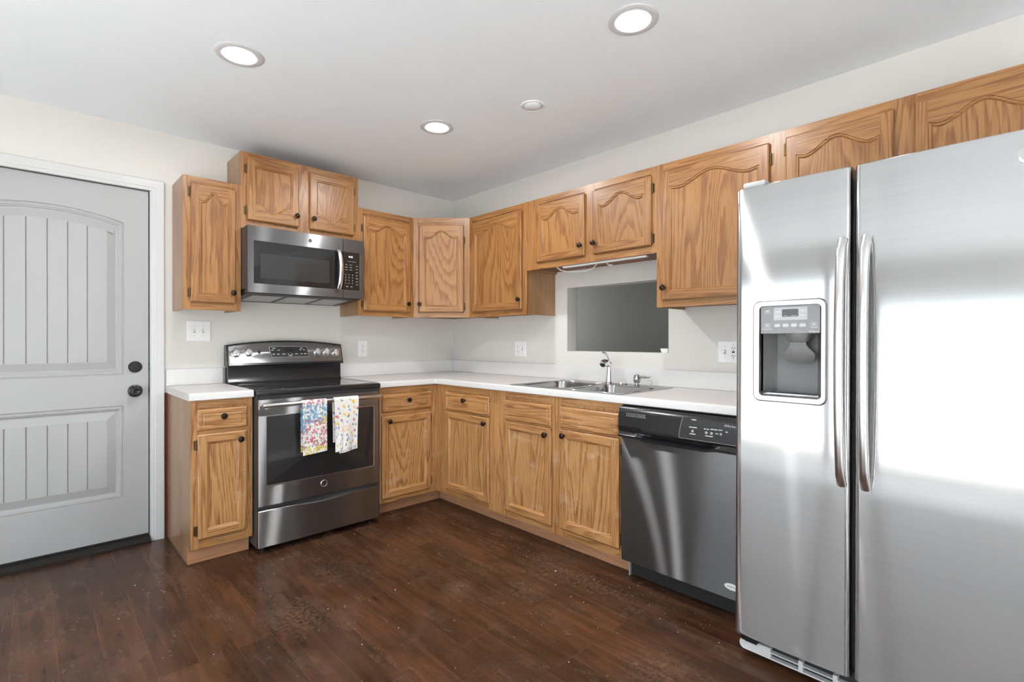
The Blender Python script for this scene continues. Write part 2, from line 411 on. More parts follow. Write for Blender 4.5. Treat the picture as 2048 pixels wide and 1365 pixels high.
# dim room beyond the pass-through
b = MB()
b.box(1.5, 1.6, -3.6, 0.2, 0, ZC); b.box(OD, 0.5, 0.14, 0.24, 0, ZC); b.box(1.3, 1.6, 0.14, 0.24, 0, ZC); b.box(0.5, 1.3, 0.14, 0.24, 0, 0.9); b.box(0.5, 1.3, 0.14, 0.24, 1.9, ZC); b.box(OD, 1.6, -3.7, -3.6, 0, ZC); b.box(OD, 1.6, -3.7, 0.24, -0.05, 0)  # unseen opening added at the north end to let sky light in
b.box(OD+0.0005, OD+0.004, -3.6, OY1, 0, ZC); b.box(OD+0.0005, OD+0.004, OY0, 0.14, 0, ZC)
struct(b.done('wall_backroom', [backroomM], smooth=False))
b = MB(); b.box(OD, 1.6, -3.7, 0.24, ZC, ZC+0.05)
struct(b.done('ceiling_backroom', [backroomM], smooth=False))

# ------------------------------------------------------------------ entry door, casing, threshold
def casing():
    b = MB()
    # jambs
    b.box(DX1-0.010, DX1+0.0, -0.004, 0.13, 0.0, DZ1, 0); b.box(DX0, DX0+0.010, -0.004, 0.13, 0.0, DZ1, 0); b.box(DX0+0.01, DX1-0.01, -0.004, 0.13, DZ1-0.010, DZ1, 0)
    b.box(-2.2470, DX1-0.0102, 0.026, 0.052, 0.02, DZ1-0.01, 1); b.box(DX0+0.012, -2.2470, 0.026, 0.052, 2.0765, DZ1-0.0102, 1)
    b.box(DX1-0.0135, DX1-0.010, 0.052, 0.07, 0.02, DZ1-0.01, 1); b.box(DX0+0.01, DX1-0.0135, 0.052, 0.07, DZ1-0.0135, DZ1-0.01, 1)
    prof = [(0, 0), (0, -0.010), (0.006, -0.0125), (0.016, -0.0125), (0.020, -0.015), (0.040, -0.016), (0.052, -0.018), (0.060, -0.018), (0.0635, -0.014), (0.0635, 0)]
    xi, xo, zt = DX1-0.004, DX0+0.004, DZ1-0.012
    # path: right leg up, across the head, left leg down (mitred)
    stations = [((xi, 0.0), (1, 0)), ((xi, zt), (1, 1)), ((xo, zt), (-1, 1)), ((xo, 0.0), (-1, 0))]
    loops = [[(px+dx*u, v, pz+dz*u) for u, v in prof] for (px, pz), (dx, dz) in stations]
    b.loft(loops, 0, False); b.face([loops[0][i] for i in range(len(prof))], 0)
    struct(b.done('trim_1', [trimM, rubber], ang=25))
    b = MB()
    b.prism([(-0.045, 0.0), (-0.045, 0.012), (-0.02, 0.028), (0.0, 0.032), (0.10, 0.032), (0.10, 0.0)], 'x', DX0+0.012, DX1-0.012, 0)
    struct(b.done('trim_2', [bronzeT], ang=20))
casing()
def entry_door():
    X0, X1, Z0, Z1, Y = -3.141, -2.2475, 0.044, 2.076, 0.018
    xc = -2.690
    mi = 0
    b = MB()
    def arch(x0, x1, zs, rise, n=24):
        R = ((x1-x0)**2/4+rise**2)/(2*rise); c = (x0+x1)/2
        return [(x, zs+math.sqrt(R*R-(x-c)**2)-(R-rise)) for x in [x1+(x0-x1)*i/n for i in range(n+1)]]
    px0, px1 = xc-0.327, xc+0.327
    top = [(px0, 0.988), (px1, 0.988)]+arch(px0, px1, 1.872, 0.053)
    bot = [(px0, 0.276), (px1, 0.276), (px1, 0.813), (px0, 0.813)]
    # stiles and rails
    b.face([(X0, Y, Z0), (px0, Y, Z0), (px0, Y, Z1), (X0, Y, Z1)]); b.face([(px1, Y, Z0), (X1, Y, Z0), (X1, Y, Z1), (px1, Y, Z1)])
    b.face([(px0, Y, Z0), (px1, Y, Z0), (px1, Y, 0.276), (px0, Y, 0.276)]); b.face([(px0, Y, 0.813), (px1, Y, 0.813), (px1, Y, 0.988), (px0, Y, 0.988)])
    ar = arch(px0, px1, 1.872, 0.053)
    for a, c in zip(ar, ar[1:]): b.face([(a[0], Y, a[1]), (a[0], Y, Z1), (c[0], Y, Z1), (c[0], Y, c[1])])
    prof = [(0, 0), (0.003, 0.0065), (0.007, 0.0070), (0.010, 0.0030), (0.017, 0.0030), (0.020, 0.0080), (0.024, 0.0085), (0.030, 0.0165), (0.036, 0.0175), (0.078, 0.0035), (0.080, 0.0035)]
    for lp, is_top in ((top, True), (bot, False)):
        loops = []
        for d, y in prof:
            q = inset(lp, d); loops.append([(p[0], Y+y, p[1]) for p in q])
        b.loft(loops)
        # planked field with V grooves
        fx0, fx1 = px0+0.080, px1-0.080; n = 6; w = (fx1-fx0)/n
        zb = lp[0][1]+0.080
        def zt(x):
            if not is_top: return 0.813-0.080
            q = inset(top, 0.080)[2:]; q = sorted(q)
            return float(np.interp(x, [p[0] for p in q], [p[1] for p in q]))
        for i in range(n):
            a, c = fx0+i*w+(0.003 if i else 0), fx0+(i+1)*w-(0.003 if i < n-1 else 0)
            xs = [a+(c-a)*k/4 for k in range(5)]
            b.face([(x, Y+0.0035, zb) for x in xs]+[(x, Y+0.0035, zt(x)) for x in reversed(xs)])
            if i < n-1:
                m_ = fx0+(i+1)*w; e = c; f_ = m_+0.003
                b.face([(e, Y+0.0035, zb), (m_, Y+0.0095, zb), (m_, Y+0.0095, zt(m_)), (e, Y+0.0035, zt(e))])
                b.face([(m_, Y+0.0095, zb), (f_, Y+0.0035, zb), (f_, Y+0.0035, zt(f_)), (m_, Y+0.0095, zt(m_))])
    for pts in ([(X1, Y, Z0), (X1, Y+0.044, Z0), (X1, Y+0.044, Z1), (X1, Y, Z1)], [(X0, Y, Z0), (X0, Y+0.044, Z0), (X0, Y+0.044, Z1), (X0, Y, Z1)],
                [(X0, Y, Z1), (X1, Y, Z1), (X1, Y+0.044, Z1), (X0, Y+0.044, Z1)], [(X0, Y, Z0), (X1, Y, Z0), (X1, Y+0.044, Z0), (X0, Y+0.044, Z0)],
                [(X0, Y+0.044, Z0), (X1, Y+0.044, Z0), (X1, Y+0.044, Z1), (X0, Y+0.044, Z1)]): b.face(pts)
    d = struct(b.done('door_1', [doorM], ang=18))
    s = MB(); s.box(X0+0.004, X1-0.004, Y+0.004, Y+0.04, 0.033, 0.0435)
    s.done('door_sweep', [rubber], d, False)
    kx = -2.312
    k = MB(); k.lathe([(0.0, 0.0), (0.033, 0.0), (0.033, 0.006), (0.028, 0.010), (0.0, 0.010)], (kx, Y-0.0005, 1.035), 'y', 28)
    dead = k.done('deadbolt', [blackP], d)
    k = MB(); c, s_ = math.cos(0.62), math.sin(0.62)
    loop = [(kx+u*c-v*s_, 1.035+u*s_+v*c) for u, v in rrect(-0.024, 0.024, -0.0065, 0.0065, 0.003, 3)]
    k.loft([[(p[0], Y-0.0105, p[1]) for p in loop], [(p[0], Y-0.024, p[1]) for p in loop]], 0, True, True, True)
    k.done('thumb_turn', [blackP], dead)
    k = MB(); k.lathe([(0.0, 0.0), (0.036, 0.0), (0.036, 0.005), (0.030, 0.009), (0.015, 0.012), (0.012, 0.028), (0.016, 0.034), (0.026, 0.040), (0.0285, 0.052), (0.024, 0.060), (0.017, 0.063), (0.012, 0.061), (0.0, 0.061)], (kx, Y-0.0005, 0.894), 'y', 28)
    k.done('door_knob', [blackP], d)
    for z, r in ((1.035, 0.019), (0.894, 0.021)):
        k = MB(); k.lathe([(0.0, 0.0), (r, 0.0), (r*0.8, 0.004), (0.0, 0.005)], (DX1-0.0102, Y+0.006, z), 'x', 18)
        for v in k.bm.verts: v.co.x = 2*(DX1-0.0102)-v.co.x; v.co.y = Y+0.006+(v.co.y-Y-0.006)*0.6
        k.done('strike_plate', [blackP], d)
entry_door()

# ------------------------------------------------------------------ cabinets
def arch_door(b, x0, z0, w, h, rise, fr=0.042, crown=0.042, flip=False, mats=(0, 1, 2), th=0.019, arched=True, bev=0.006):
    V, H, Pn = mats; x1, z1 = x0+w, z0+h
    def fz(z): return (z0+z1-z) if flip else z
    xl, xr = x0+fr, x1-fr; zb = z0+fr
    if arched:
        zs = z1-crown-rise; n = 26; cx, hw = (xl+xr)/2, (xr-xl)/2
        top = []
        for i in range(n+1):
            t = 1-2*i/n; a = abs(t)
            zz = zs+(rise*(0.5+0.5*math.cos(PI*a/0.80)) if a < 0.80 else 0.010*(a-0.80)/0.2)
            top.append((cx+hw*t, zz))
    else:
        top = [(xr, z1-fr), (xl, z1-fr)]
    lp = [(xl, zb), (xr, zb)]+top
    P = lambda x, y, z: (x, y, fz(z))
    y = -th; i0, i1, j0, j1 = x0+bev, x1-bev, z0+bev, z1-bev
    b.face([P(i0, y, j0), P(xl, y, j0), P(xl, y, j1), P(i0, y, j1)], V); b.face([P(xr, y, j0), P(i1, y, j0), P(i1, y, j1), P(xr, y, j1)], V)
    b.face([P(xl, y, j0), P(xr, y, j0), P(xr, y, zb), P(xl, y, zb)], H)
    for a, c in zip(top, top[1:]): b.face([P(a[0], y, a[1]), P(a[0], y, j1), P(c[0], y, j1), P(c[0], y, c[1])], H)
    out = [(x0, z0), (x1, z0), (x1, z1), (x0, z1)]; inn = [(i0, j0), (i1, j0), (i1, j1), (i0, j1)]
    b.loft([[P(p[0], y, p[1]) for p in inn], [P(p[0], y+0.005, p[1]) for p in out], [P(p[0], 0.0, p[1]) for p in out]], V, True, False, True)
    for f in b.bm.faces:
        if abs(f.calc_center_median().z-(z0+z1)/2) > h/2-bev and len(f.verts) == 4 and abs(f.calc_center_median().y+th) > 1e-5: f.material_index = H
    prof = [(0, 0), (0.0025, 0.0035), (0.0075, 0.0038), (0.010, 0.0060), (0.013, 0.0105)] if arched else [(0, 0), (0.003, 0.0022), (0.011, 0.0062), (0.013, 0.0095)]
    loops = [[P(p[0], y+dy, p[1]) for p in inset(lp, d)] for d, dy in prof]
    nf = len(b.bm.faces); b.loft(loops, V); b.bm.faces.ensure_lookup_table()
    for q in range(nf, len(b.bm.faces)):
        vs = [v.co for v in b.bm.faces[q].verts]; e = vs[1]-vs[0]
        if abs(e.x) > abs(e.z): b.bm.faces[q].material_index = H
    last = inset(lp, prof[-1][0])
    if arched:
        zb2 = last[0][1]
        tp = last[2:]
        for a, c in zip(tp, tp[1:]): b.face([P(a[0], y+prof[-1][1], zb2), P(a[0], y+prof[-1][1], a[1]), P(c[0], y+prof[-1][1], c[1]), P(c[0], y+prof[-1][1], zb2)], Pn)
    else: b.face([P(p[0], y+prof[-1][1], p[1]) for p in last], Pn)
def drawer_front(b, x0, z0, w, h, th=0.019):
    lp = [(x0, z0), (x0+w, z0), (x0+w, z0+h), (x0, z0+h)]
    loops = []
    for d, y in ((0, 0.0), (0, -th+0.006), (0.006, -th), (0.020, -th), (0.022, -th+0.003), (0.026, -th+0.003), (0.030, -th+0.0005)):
        loops.append([(p[0], y, p[1]) for p in inset(lp, d)])
    b.loft(loops, 0, True, True, True)
def knob(parent, x, z, y=-0.019):
    b = MB(); b.lathe([(0.0, 0.0), (0.008, 0.0), (0.007, 0.003), (0.0055, 0.010), (0.010, 0.014), (0.0155, 0.018), (0.0165, 0.022), (0.0135, 0.027), (0.007, 0.0295), (0.0, 0.030)], (x, y, z), 'y', 20)
    return b.done('knob', [bronze], parent)
def hinge(parent, x, z, side):
    b = MB(); s = -1 if side == 'l' else 1
    b.box(min(x+s*0.003, x+s*0.015), max(x+s*0.003, x+s*0.015), -0.0025, 0.0, z-0.024, z+0.024, 0)
    b.lathe([(0.0, -0.027), (0.0046, -0.027), (0.0046, -0.011), (0.0040, -0.0105), (0.0046, -0.010), (0.0046, 0.010), (0.0040, 0.0105), (0.0046, 0.011), (0.0046, 0.027), (0.0, 0.027)], (x+s*0.0045, -0.006, z), 'z', 12)
    return b.done('hinge', [hingeM], parent)
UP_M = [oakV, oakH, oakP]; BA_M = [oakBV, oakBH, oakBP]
def cabinet(name, label, cat_group, loc, rz, w, h, d, doors, drawers=(), toe=None, stiles=None, base=False, ctop=None, top_rail=0.038, bot_rail=0.038, mid_rail=None, body_poly=None):
    r = thing(name, label, 'cabinet', loc, rz, cat_group)
    M = BA_M if base else UP_M
    z0 = toe[0] if toe else 0.0
    # carcass
    b = MB(); T = 0.019
    if body_poly:
        b.prism([(p[0], p[1]) for p in body_poly], 'z', z0+0.014, h-0.001, 0)
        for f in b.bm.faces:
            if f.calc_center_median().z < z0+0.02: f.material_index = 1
    else:
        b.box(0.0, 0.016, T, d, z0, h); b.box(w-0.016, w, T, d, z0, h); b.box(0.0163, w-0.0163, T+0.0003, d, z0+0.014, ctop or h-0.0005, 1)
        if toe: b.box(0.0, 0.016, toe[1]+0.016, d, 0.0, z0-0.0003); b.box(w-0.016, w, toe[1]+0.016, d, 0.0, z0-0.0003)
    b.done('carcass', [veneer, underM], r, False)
    # face frame
    b = MB(); st = stiles or [(0.0, 0.038), (w-0.038, w)]
    for a, c in st: b.box(a, c, 0.0, T, z0, h, 0)
    gaps = [(st[i][1]+0.0004, st[i+1][0]-0.0004) for i in range(len(st)-1)]
    for a, c in gaps:
        b.box(a, c, 0.0002, T, z0, z0+bot_rail, 1); b.box(a, c, 0.0002, T, h-top_rail, h, 1)
        if mid_rail: b.box(a, c, 0.0002, T, mid_rail[0], mid_rail[1], 1)
        b.box(a, c, 0.006, T, z0+bot_rail, h-top_rail, 0)
    b.done('face_frame', M[:2], r, False)
    if toe:
        b = MB(); b.box(toe[2] if len(toe) > 2 else 0.0, toe[3] if len(toe) > 2 else w, toe[1], toe[1]+0.016, 0.0, z0-0.0005)
        b.done('toe_kick', [toeM], r, False)
    for D in doors:
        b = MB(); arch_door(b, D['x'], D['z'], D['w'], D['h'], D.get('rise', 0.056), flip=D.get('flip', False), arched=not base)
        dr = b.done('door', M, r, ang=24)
        for v in dr.data.vertices: v.co.y -= 0.0006
        if 'k' in D: knob(dr, D['k'][0], D['k'][1])
        for z in D.get('hz', ()):
            hinge(dr, D['x'] if D['hs'] == 'l' else D['x']+D['w'], z, D['hs'])
    for D in drawers:
        b = MB(); drawer_front(b, *D['r'])
        dr = b.done(D.get('name', 'drawer'), [oakBH], r, ang=24)
        for v in dr.data.vertices: v.co.y -= 0.0006
        if 'k' in D: knob(dr, *D['k'])
    return r
GU, GB = 'oak wall cabinets', 'oak base cabinets'
ZUB, ZUT, YF = 1.369, 2.1418, -0.292
def dd(x, z, w, h, kx, kz, hs, hz, **k): return dict(x=x, z=z, w=w, h=h, k=(kx, kz), hs=hs, hz=hz, **k)
cabinet('wall_cabinet', 'narrow single-door oak wall cabinet nearest the grey entry door, left of the microwave', GU, (-2.1306, YF, ZUB), 0, 0.3005, 0.767, 0.2915,
        [dd(0.037, 0.044, 0.233, 0.684, 0.252, 0.106, 'l', (0.676, 0.096))])
cabinet('wall_cabinet', 'raised two-door oak wall cabinet above the microwave, doors arched at the bottom', GU, (-1.8301, YF, 1.8785), 0, 0.765, 0.470, 0.2915,
        [dd(0.033, 0.053, 0.311, 0.377, 0.326, 0.121, 'l', (0.365, 0.110), flip=True), dd(0.416, 0.053, 0.311, 0.377, 0.436, 0.121, 'r', (0.365, 0.110), flip=True)],
        stiles=[(0, 0.04), (0.338, 0.422), (0.725, 0.765)])
cabinet('wall_cabinet', 'single-door oak wall cabinet between the microwave and the angled corner cabinet', GU, (-1.0651, YF, ZUB), 0, 0.4603, 0.7728, 0.2915,
        [dd(0.037, 0.038, 0.389, 0.678, 0.398, 0.100, 'l', (0.63, 0.085))])
dw_ = math.hypot(0.6045-0.292, 0.598-0.292)
ca = math.atan2(-(0.598-0.292), 0.6045-0.292)
def todiag(wx, wy):
    dx, dy = wx+0.6045, wy+0.292; return (dx*math.cos(ca)+dy*math.sin(ca), -dx*math.sin(ca)+dy*math.cos(ca))
cabinet('wall_cabinet', 'angled oak corner wall cabinet set diagonally in the corner', GU, (-0.6045, YF, ZUB), ca, dw_, 0.7728, 0.3,
        [dd(0.046, 0.040, 0.346, 0.677, 0.054, 0.102, 'r', (0.60, 0.085))],
        body_poly=[todiag(*p) for p in ((-0.6040, -0.2790), (-0.2790, -0.5975), (-0.0005, -0.5975), (-0.0005, -0.0005), (-0.6040, -0.0005))])
cabinet('wall_cabinet', 'wide single-door oak wall cabinet right of the angled corner cabinet', GU, (YF, -0.5982, ZUB), RIGHT, 0.6248, 0.7728, 0.2915,
        [dd(0.039, 0.039, 0.545, 0.684, 0.570, 0.106, 'l', ())], stiles=[(0, 0.038), (0.573, 0.6248)])
over_sink = cabinet('wall_cabinet', 'short two-door oak wall cabinet over the sink with a white cord below', GU, (YF, -1.2232, 1.669), RIGHT, 0.9895, 0.4728, 0.2915,
        [dd(0.106, 0.042, 0.398, 0.380, 0.483, 0.106, 'l', (0.355, 0.068)), dd(0.569, 0.042, 0.394, 0.380, 0.584, 0.106, 'r', (0.355, 0.080))],
        stiles=[(0, 0.115), (0.497, 0.575), (0.955, 0.9895)])
cabinet('wall_cabinet', 'tall wide single-door oak wall cabinet beside the fridge, above the dishwasher', GU, (YF, -2.2129, ZUB), RIGHT, 0.6102, 0.7728, 0.2915,
        [dd(0.0406, 0.038, 0.5415, 0.690, 0.055, 0.103, 'r', (0.655, 0.10))])
cabinet('wall_cabinet', 'low two-door oak wall cabinet above the fridge at the right edge', GU, (YF, -2.8233, 1.785), RIGHT, 0.916, 0.3568, 0.2915,
        [dict(x=0.042, z=0.03, w=0.390, h=0.286, hs='l', hz=(0.265, 0.075)), dict(x=0.496, z=0.03, w=0.390, h=0.286, hs='r', hz=(0.265, 0.075))],
        stiles=[(0, 0.048), (0.425, 0.502), (0.876, 0.916)])
H_, T_ = 0.8745, 0.094
cabinet('base_cabinet', 'narrow oak base cabinet with one drawer and door, left of the range', GB, (-2.156, -0.6015, 0), 0, 0.2995, H_, 0.5995,
        [dd(0.030, 0.146, 0.238, 0.549, 0.232, 0.650, 'l', (0.640, 0.190))], [dict(r=(0.030, 0.716, 0.239, 0.110), k=(0.150, 0.785))],
        (T_, 0.067), base=True, mid_rail=(0.690, 0.722))
cabinet('base_cabinet', 'oak base cabinet with one drawer and door, right of the range', GB, (-1.09, -0.61, 0), 0, 0.4795, H_, 0.609,
        [dd(0.029, 0.127, 0.391, 0.551, 0.076, 0.646, 'r', (0.630, 0.180))], [dict(r=(0.032, 0.709, 0.388, 0.115), k=(0.228, 0.779))],
        (T_, 0.0875, 0.0, 0.5655), stiles=[(0, 0.035), (0.415, 0.4795)], base=True, mid_rail=(0.672, 0.715))
cabinet('base_cabinet', 'oak base cabinet with one drawer and door, between inner corner and sink cabinet', GB, (-0.61, -0.6105, 0), RIGHT, 0.6795, H_, 0.609,
        [dd(0.127, 0.138, 0.467, 0.551, 0.561, 0.652, 'l', ())], [dict(r=(0.127, 0.703, 0.470, 0.122), k=(0.353, 0.784))],
        (T_, 0.0875, -0.0865, 0.6795), stiles=[(0, 0.132), (0.578, 0.6795)], base=True, mid_rail=(0.685, 0.710))
cabinet('base_cabinet', 'wide oak sink base cabinet with two worn doors, left of the dishwasher', GB, (-0.61, -1.2904, 0), RIGHT, 0.917, H_, 0.609,
        [dd(0.062, 0.137, 0.387, 0.553, 0.416, 0.651, 'l', (0.630, 0.19)), dd(0.516, 0.143, 0.389, 0.553, 0.549, 0.664, 'r', (0.640, 0.19))],
        [dict(r=(0.060, 0.703, 0.389, 0.119), name='false_drawer_front'), dict(r=(0.514, 0.707, 0.393, 0.115), name='false_drawer_front')],
        (T_, 0.0875), ctop=0.72, stiles=[(0, 0.066), (0.444, 0.520), (0.900, 0.917)], base=True, mid_rail=(0.685, 0.710))
# cord and slim light bar under the over-sink cabinet
t = thing('under_cabinet_light', 'slim white under-cabinet light bar below the short cabinet over the sink', 'light', (YF, -1.2232, 1.669))
t.rotation_euler = (0, 0, RIGHT)
b = MB(); b.box(0.30, 0.913, 0.021, 0.046, -0.0105, -0.0005, 0, 0.002); b.done('housing', [whiteP], t)
b = MB(); b.tube([(0.215, 0.06, 0.010), (0.235, 0.08, -0.012), (0.29, 0.09, -0.027), (0.37, 0.095, -0.034), (0.44, 0.095, -0.036), (0.49, 0.09, -0.026), (0.525, 0.08, -0.008), (0.545, 0.07, 0.004)], 0.0035, 8)
b.tube([(0.600, 0.08, 0.006), (0.602, 0.085, -0.008), (0.618, 0.09, -0.020), (0.635, 0.095, -0.018)], 0.0035, 8)
b.done('cord', [whiteP], t)

# ------------------------------------------------------------------ worktops
def nosing(b, p0, p1, nx, ny, mi):
    prof = [(0.0, 0.0), (0.0, -0.039), (0.020, -0.039), (0.024, -0.036), (0.025, -0.012), (0.023, -0.005), (0.018, -0.001), (0.012, 0.0)]
    b.loft([[(p[0]+nx*(u-0.025), p[1]+ny*(u-0.025), 0.914+v) for u, v in prof] for p in (p0, p1)], mi, True, True, True)
t = thing('worktop', 'small white laminate worktop beside the entry door, left of the range', 'worktop', (0, 0, 0))
b = MB(); b.box(-2.1653, -1.8563, -0.6015, -0.0005, 0.875, 0.914, 0); nosing(b, (-2.1653, -0.6265), (-1.8563, -0.6265), 0, -1, 1)
b.done('countertop', [counterM, counterE], t)
b = MB(); b.box(-2.165, -1.858, -0.020, -0.0005, 0.9143, 1.016, 0, 0.003); b.done('backsplash', [counterE], t)
t = thing('worktop', 'long L-shaped white laminate worktop round the corner, holding the sink', 'worktop', (0, 0, 0))
b = MB(); XE = -1.0905
b.box(XE, -0.0005, -0.61, -0.0005, 0.875, 0.914, 0)
b.box(-0.61, -0.0005, -1.42, -0.6101, 0.875, 0.914, 0); b.box(-0.61, -0.0005, -2.845, -2.165, 0.875, 0.914, 0)
b.box(-0.61, -0.575, -2.165, -1.42, 0.875, 0.914, 0); b.box(-0.13, -0.0005, -2.165, -1.42, 0.875, 0.914, 0)
nosing(b, (XE, -0.635), (-0.612, -0.635), 0, -1, 1); nosing(b, (-0.635, -0.612), (-0.635, -2.845), -1, 0, 1)
b.done('countertop', [counterM, counterE], t)
b = MB(); b.box(-1.0905, -0.0005, -0.020, -0.0005, 0.9143, 1.016, 0, 0.003); b.box(-0.020, -0.0005, -2.845, -0.0203, 0.9143, 1.016, 0, 0.003)
b.done('backsplash', [counterE], t)

# ------------------------------------------------------------------ sink and fittings
def sink():
    t = thing('kitchen_sink', 'double-bowl stainless steel drop-in sink set into the long worktop', 'sink', (-0.342, -1.790, 0.9145), RIGHT)
    HX, HY = 0.405, 0.267
    def bowl(cx, w, y0, y1, r, z, n):
        return [(p[0], p[1], z) for p in rrect(cx-w/2, cx+w/2, y0, y1, r, n)]
    for cx, sx in ((-0.1985, -1), (0.1985, 1)):
        pass
    deck = MB()
    for cx, x0, x1 in ((-0.195, -HX, 0.0), (0.195, 0.0, HX)):
        lp = bowl(cx, 0.352, -0.222, 0.165, 0.06, 0.0035, 7)
        cy = -0.03
        def ray(p):
            dx, dy = p[0]-cx, p[1]-cy; k = 1e9
            if dx > 1e-9: k = min(k, (x1-cx)/dx)
            if dx < -1e-9: k = min(k, (x0-cx)/dx)
            if dy > 1e-9: k = min(k, (HY-cy)/dy)
            if dy < -1e-9: k = min(k, (-HY-cy)/dy)
            return (cx+dx*k, cy+dy*k)
        outer = [ray(p) for p in lp]
        # square the ring at the deck corners
        for i, (px, py) in enumerate(outer):
            pass
        corners = [(x0, -HY), (x1, -HY), (x1, HY), (x0, HY)]
        for c in corners:
            j = min(range(len(outer)), key=lambda q: (outer[q][0]-c[0])**2+(outer[q][1]-c[1])**2); outer[j] = c
        a = [(p[0], p[1], 0.0) for p in outer]; bq = [(p[0], p[1], 0.0035) for p in outer]
        mid = [((p[0]*0.25+q[0]*0.75), (p[1]*0.25+q[1]*0.75), 0.0045) for p, q in zip(outer, lp)]
        deck.loft([a, bq, mid, [(p[0], p[1], 0.002) for p in lp]])
    deck.done('rim', [steelS], t, ang=40)
    for cx in (-0.195, 0.195):
        b = MB()
        loops = [bowl(cx, 0.352, -0.222, 0.165, 0.06, 0.002, 7), bowl(cx, 0.340, -0.216, 0.159, 0.058, -0.010, 7), bowl(cx, 0.328, -0.210, 0.153, 0.056, -0.130, 7),
                 bowl(cx, 0.310, -0.200, 0.143, 0.055, -0.158, 7), bowl(cx, 0.26, -0.175, 0.118, 0.05, -0.168, 7), bowl(cx, 0.08, -0.068, 0.012, 0.038, -0.172, 7)]
        b.loft(loops, 0, True, False, True)
        b.done('bowl', [steelS], t, ang=60)
        b = MB(); b.lathe([(0.0, 0.0), (0.04, 0.0), (0.042, 0.002), (0.036, 0.003), (0.0, 0.001)], (cx, -0.028, -0.1715), 'z', 20); b.done('drain', [chrome], t)
    return t
sink()
def faucet():
    t = thing('faucet', 'chrome single-lever pull-out faucet standing behind the sink', 'faucet', (-0.105, -1.770, 0.9185), RIGHT)
    b = MB(); b.lathe([(0.0, 0.0), (0.030, 0.0), (0.030, 0.004), (0.026, 0.009), (0.0, 0.010)], seg=28); b.done('base', [chrome], t)
    b = MB(); b.lathe([(0.0, 0.009), (0.024, 0.010), (0.0225, 0.025), (0.018, 0.055), (0.0165, 0.080), (0.0175, 0.100), (0.019, 0.118), (0.018, 0.128), (0.012, 0.136), (0.0, 0.138)], seg=28); b.done('body', [chrome], t)
    b = MB(); b.tube([(0, 0.004, 0.100), (0, -0.010, 0.120), (0, -0.028, 0.130), (0, -0.046, 0.131), (0, -0.062, 0.127), (0, -0.072, 0.122)], [0.014, 0.0175, 0.021, 0.0235, 0.0245, 0.021], 20); sh = b.done('spray_head', [chrome], t)
    b = MB(); b.lathe([(0.0, 0.0), (0.016, 0.0), (0.015, 0.003), (0.0, 0.004)], (0, -0.0725, 0.1215), 'y', 16); b.done('nozzle_face', [blackP], sh)
    b = MB(); b.tube([(0, 0.004, 0.130), (0, 0.0, 0.150), (0, -0.014, 0.170), (0, -0.036, 0.186), (0, -0.062, 0.194), (0, -0.075, 0.195)], [0.010, 0.009, 0.008, 0.0075, 0.0075, 0.005], 12, flat=0.7); b.done('lever', [chrome], t)
faucet()
t = thing('soap_dispenser', 'small chrome soap dispenser right of the faucet with side spout', 'soap dispenser', (-0.105, -1.972, 0.9185), RIGHT)
b = MB(); b.lathe([(0.0, 0.0), (0.020, 0.0), (0.020, 0.003), (0.014, 0.006), (0.013, 0.014), (0.019, 0.017), (0.0225, 0.030), (0.021, 0.050), (0.017, 0.062), (0.010, 0.066), (0.0, 0.066)], seg=22); b.done('pump_body', [chromeD], t)
b = MB(); b.tube([(0.012, 0, 0.050), (0.05, 0, 0.052), (0.088, 0, 0.054)], [0.0075, 0.007, 0.005], 12); b.done('spout', [chromeD], t)
t = thing('air_gap_cap', 'low round chrome cap on the sink deck between faucet and soap dispenser', 'sink fitting', (-0.105, -1.862, 0.9185))
b = MB(); b.lathe([(0.0, 0.0), (0.016, 0.0), (0.016, 0.003), (0.012, 0.009), (0.0, 0.011)], seg=20); b.done('cap', [chrome], t)
b = MB(); b.lathe([(0.0, 0.0), (0.008, 0.0), (0.007, 0.004), (0.0, 0.005)], (0.0, -0.032, 0.0), 'z', 14); b.done('hole_plug', [blackP], t)
# clear suction cup strainer standing behind left bowl, small clear suction cup at right
b = MB()
lp = [(0.025*math.cos(a), 0.024+0.025*math.sin(a)) for a in [2*PI*i/28 for i in range(28)]]
b.prism([(p[0], p[1]) for p in lp], 'y', -0.0025, 0.0025)
b.prism(rrect(-0.045, 0.045, 0.0, 0.005, 0.002, 2), 'y', -0.02, 0.02)
o = b.done('suction_holder', [clearM]); o.location = (-0.098, -1.448, 0.9185); o.rotation_euler = (0, 0, math.radians(-60))
tag(o, 'clear plastic suction holder standing at the back of the left sink bowl', 'holder')
b = MB(); b.lathe([(0.0, 0.0), (0.018, 0.0), (0.016, 0.004), (0.008, 0.009), (0.006, 0.016), (0.009, 0.018), (0.009, 0.022), (0.0, 0.023)], (0, 0, 0), 'y', 22)
o = b.done('suction_cup', [clearM]); o.location = (-0.085, -2.048, 0.9372); o.rotation_euler = (math.radians(-12), 0, math.radians(-55))
tag(o, 'small round clear suction cup at the sink edge right of the soap dispenser', 'suction cup')
# foam piece on the sill
b = MB()
loops = []
for z, s in ((0.0, 0.80), (0.006, 0.86), (0.022, 1.0), (0.026, 0.97)):
    loops.append([(p[0], p[1], z) for p in rrect(-0.017*s, 0.017*s, -0.026*s, 0.026*s, 0.006*s, 3)])
b.loft(loops, 0, True, True, True)
o = b.done('sponge', [foamM]); o.location = (0.034, -2.083, 1.1151)
tag(o, 'small white foam sponge on the sill at the right end of the pass-through', 'sponge')

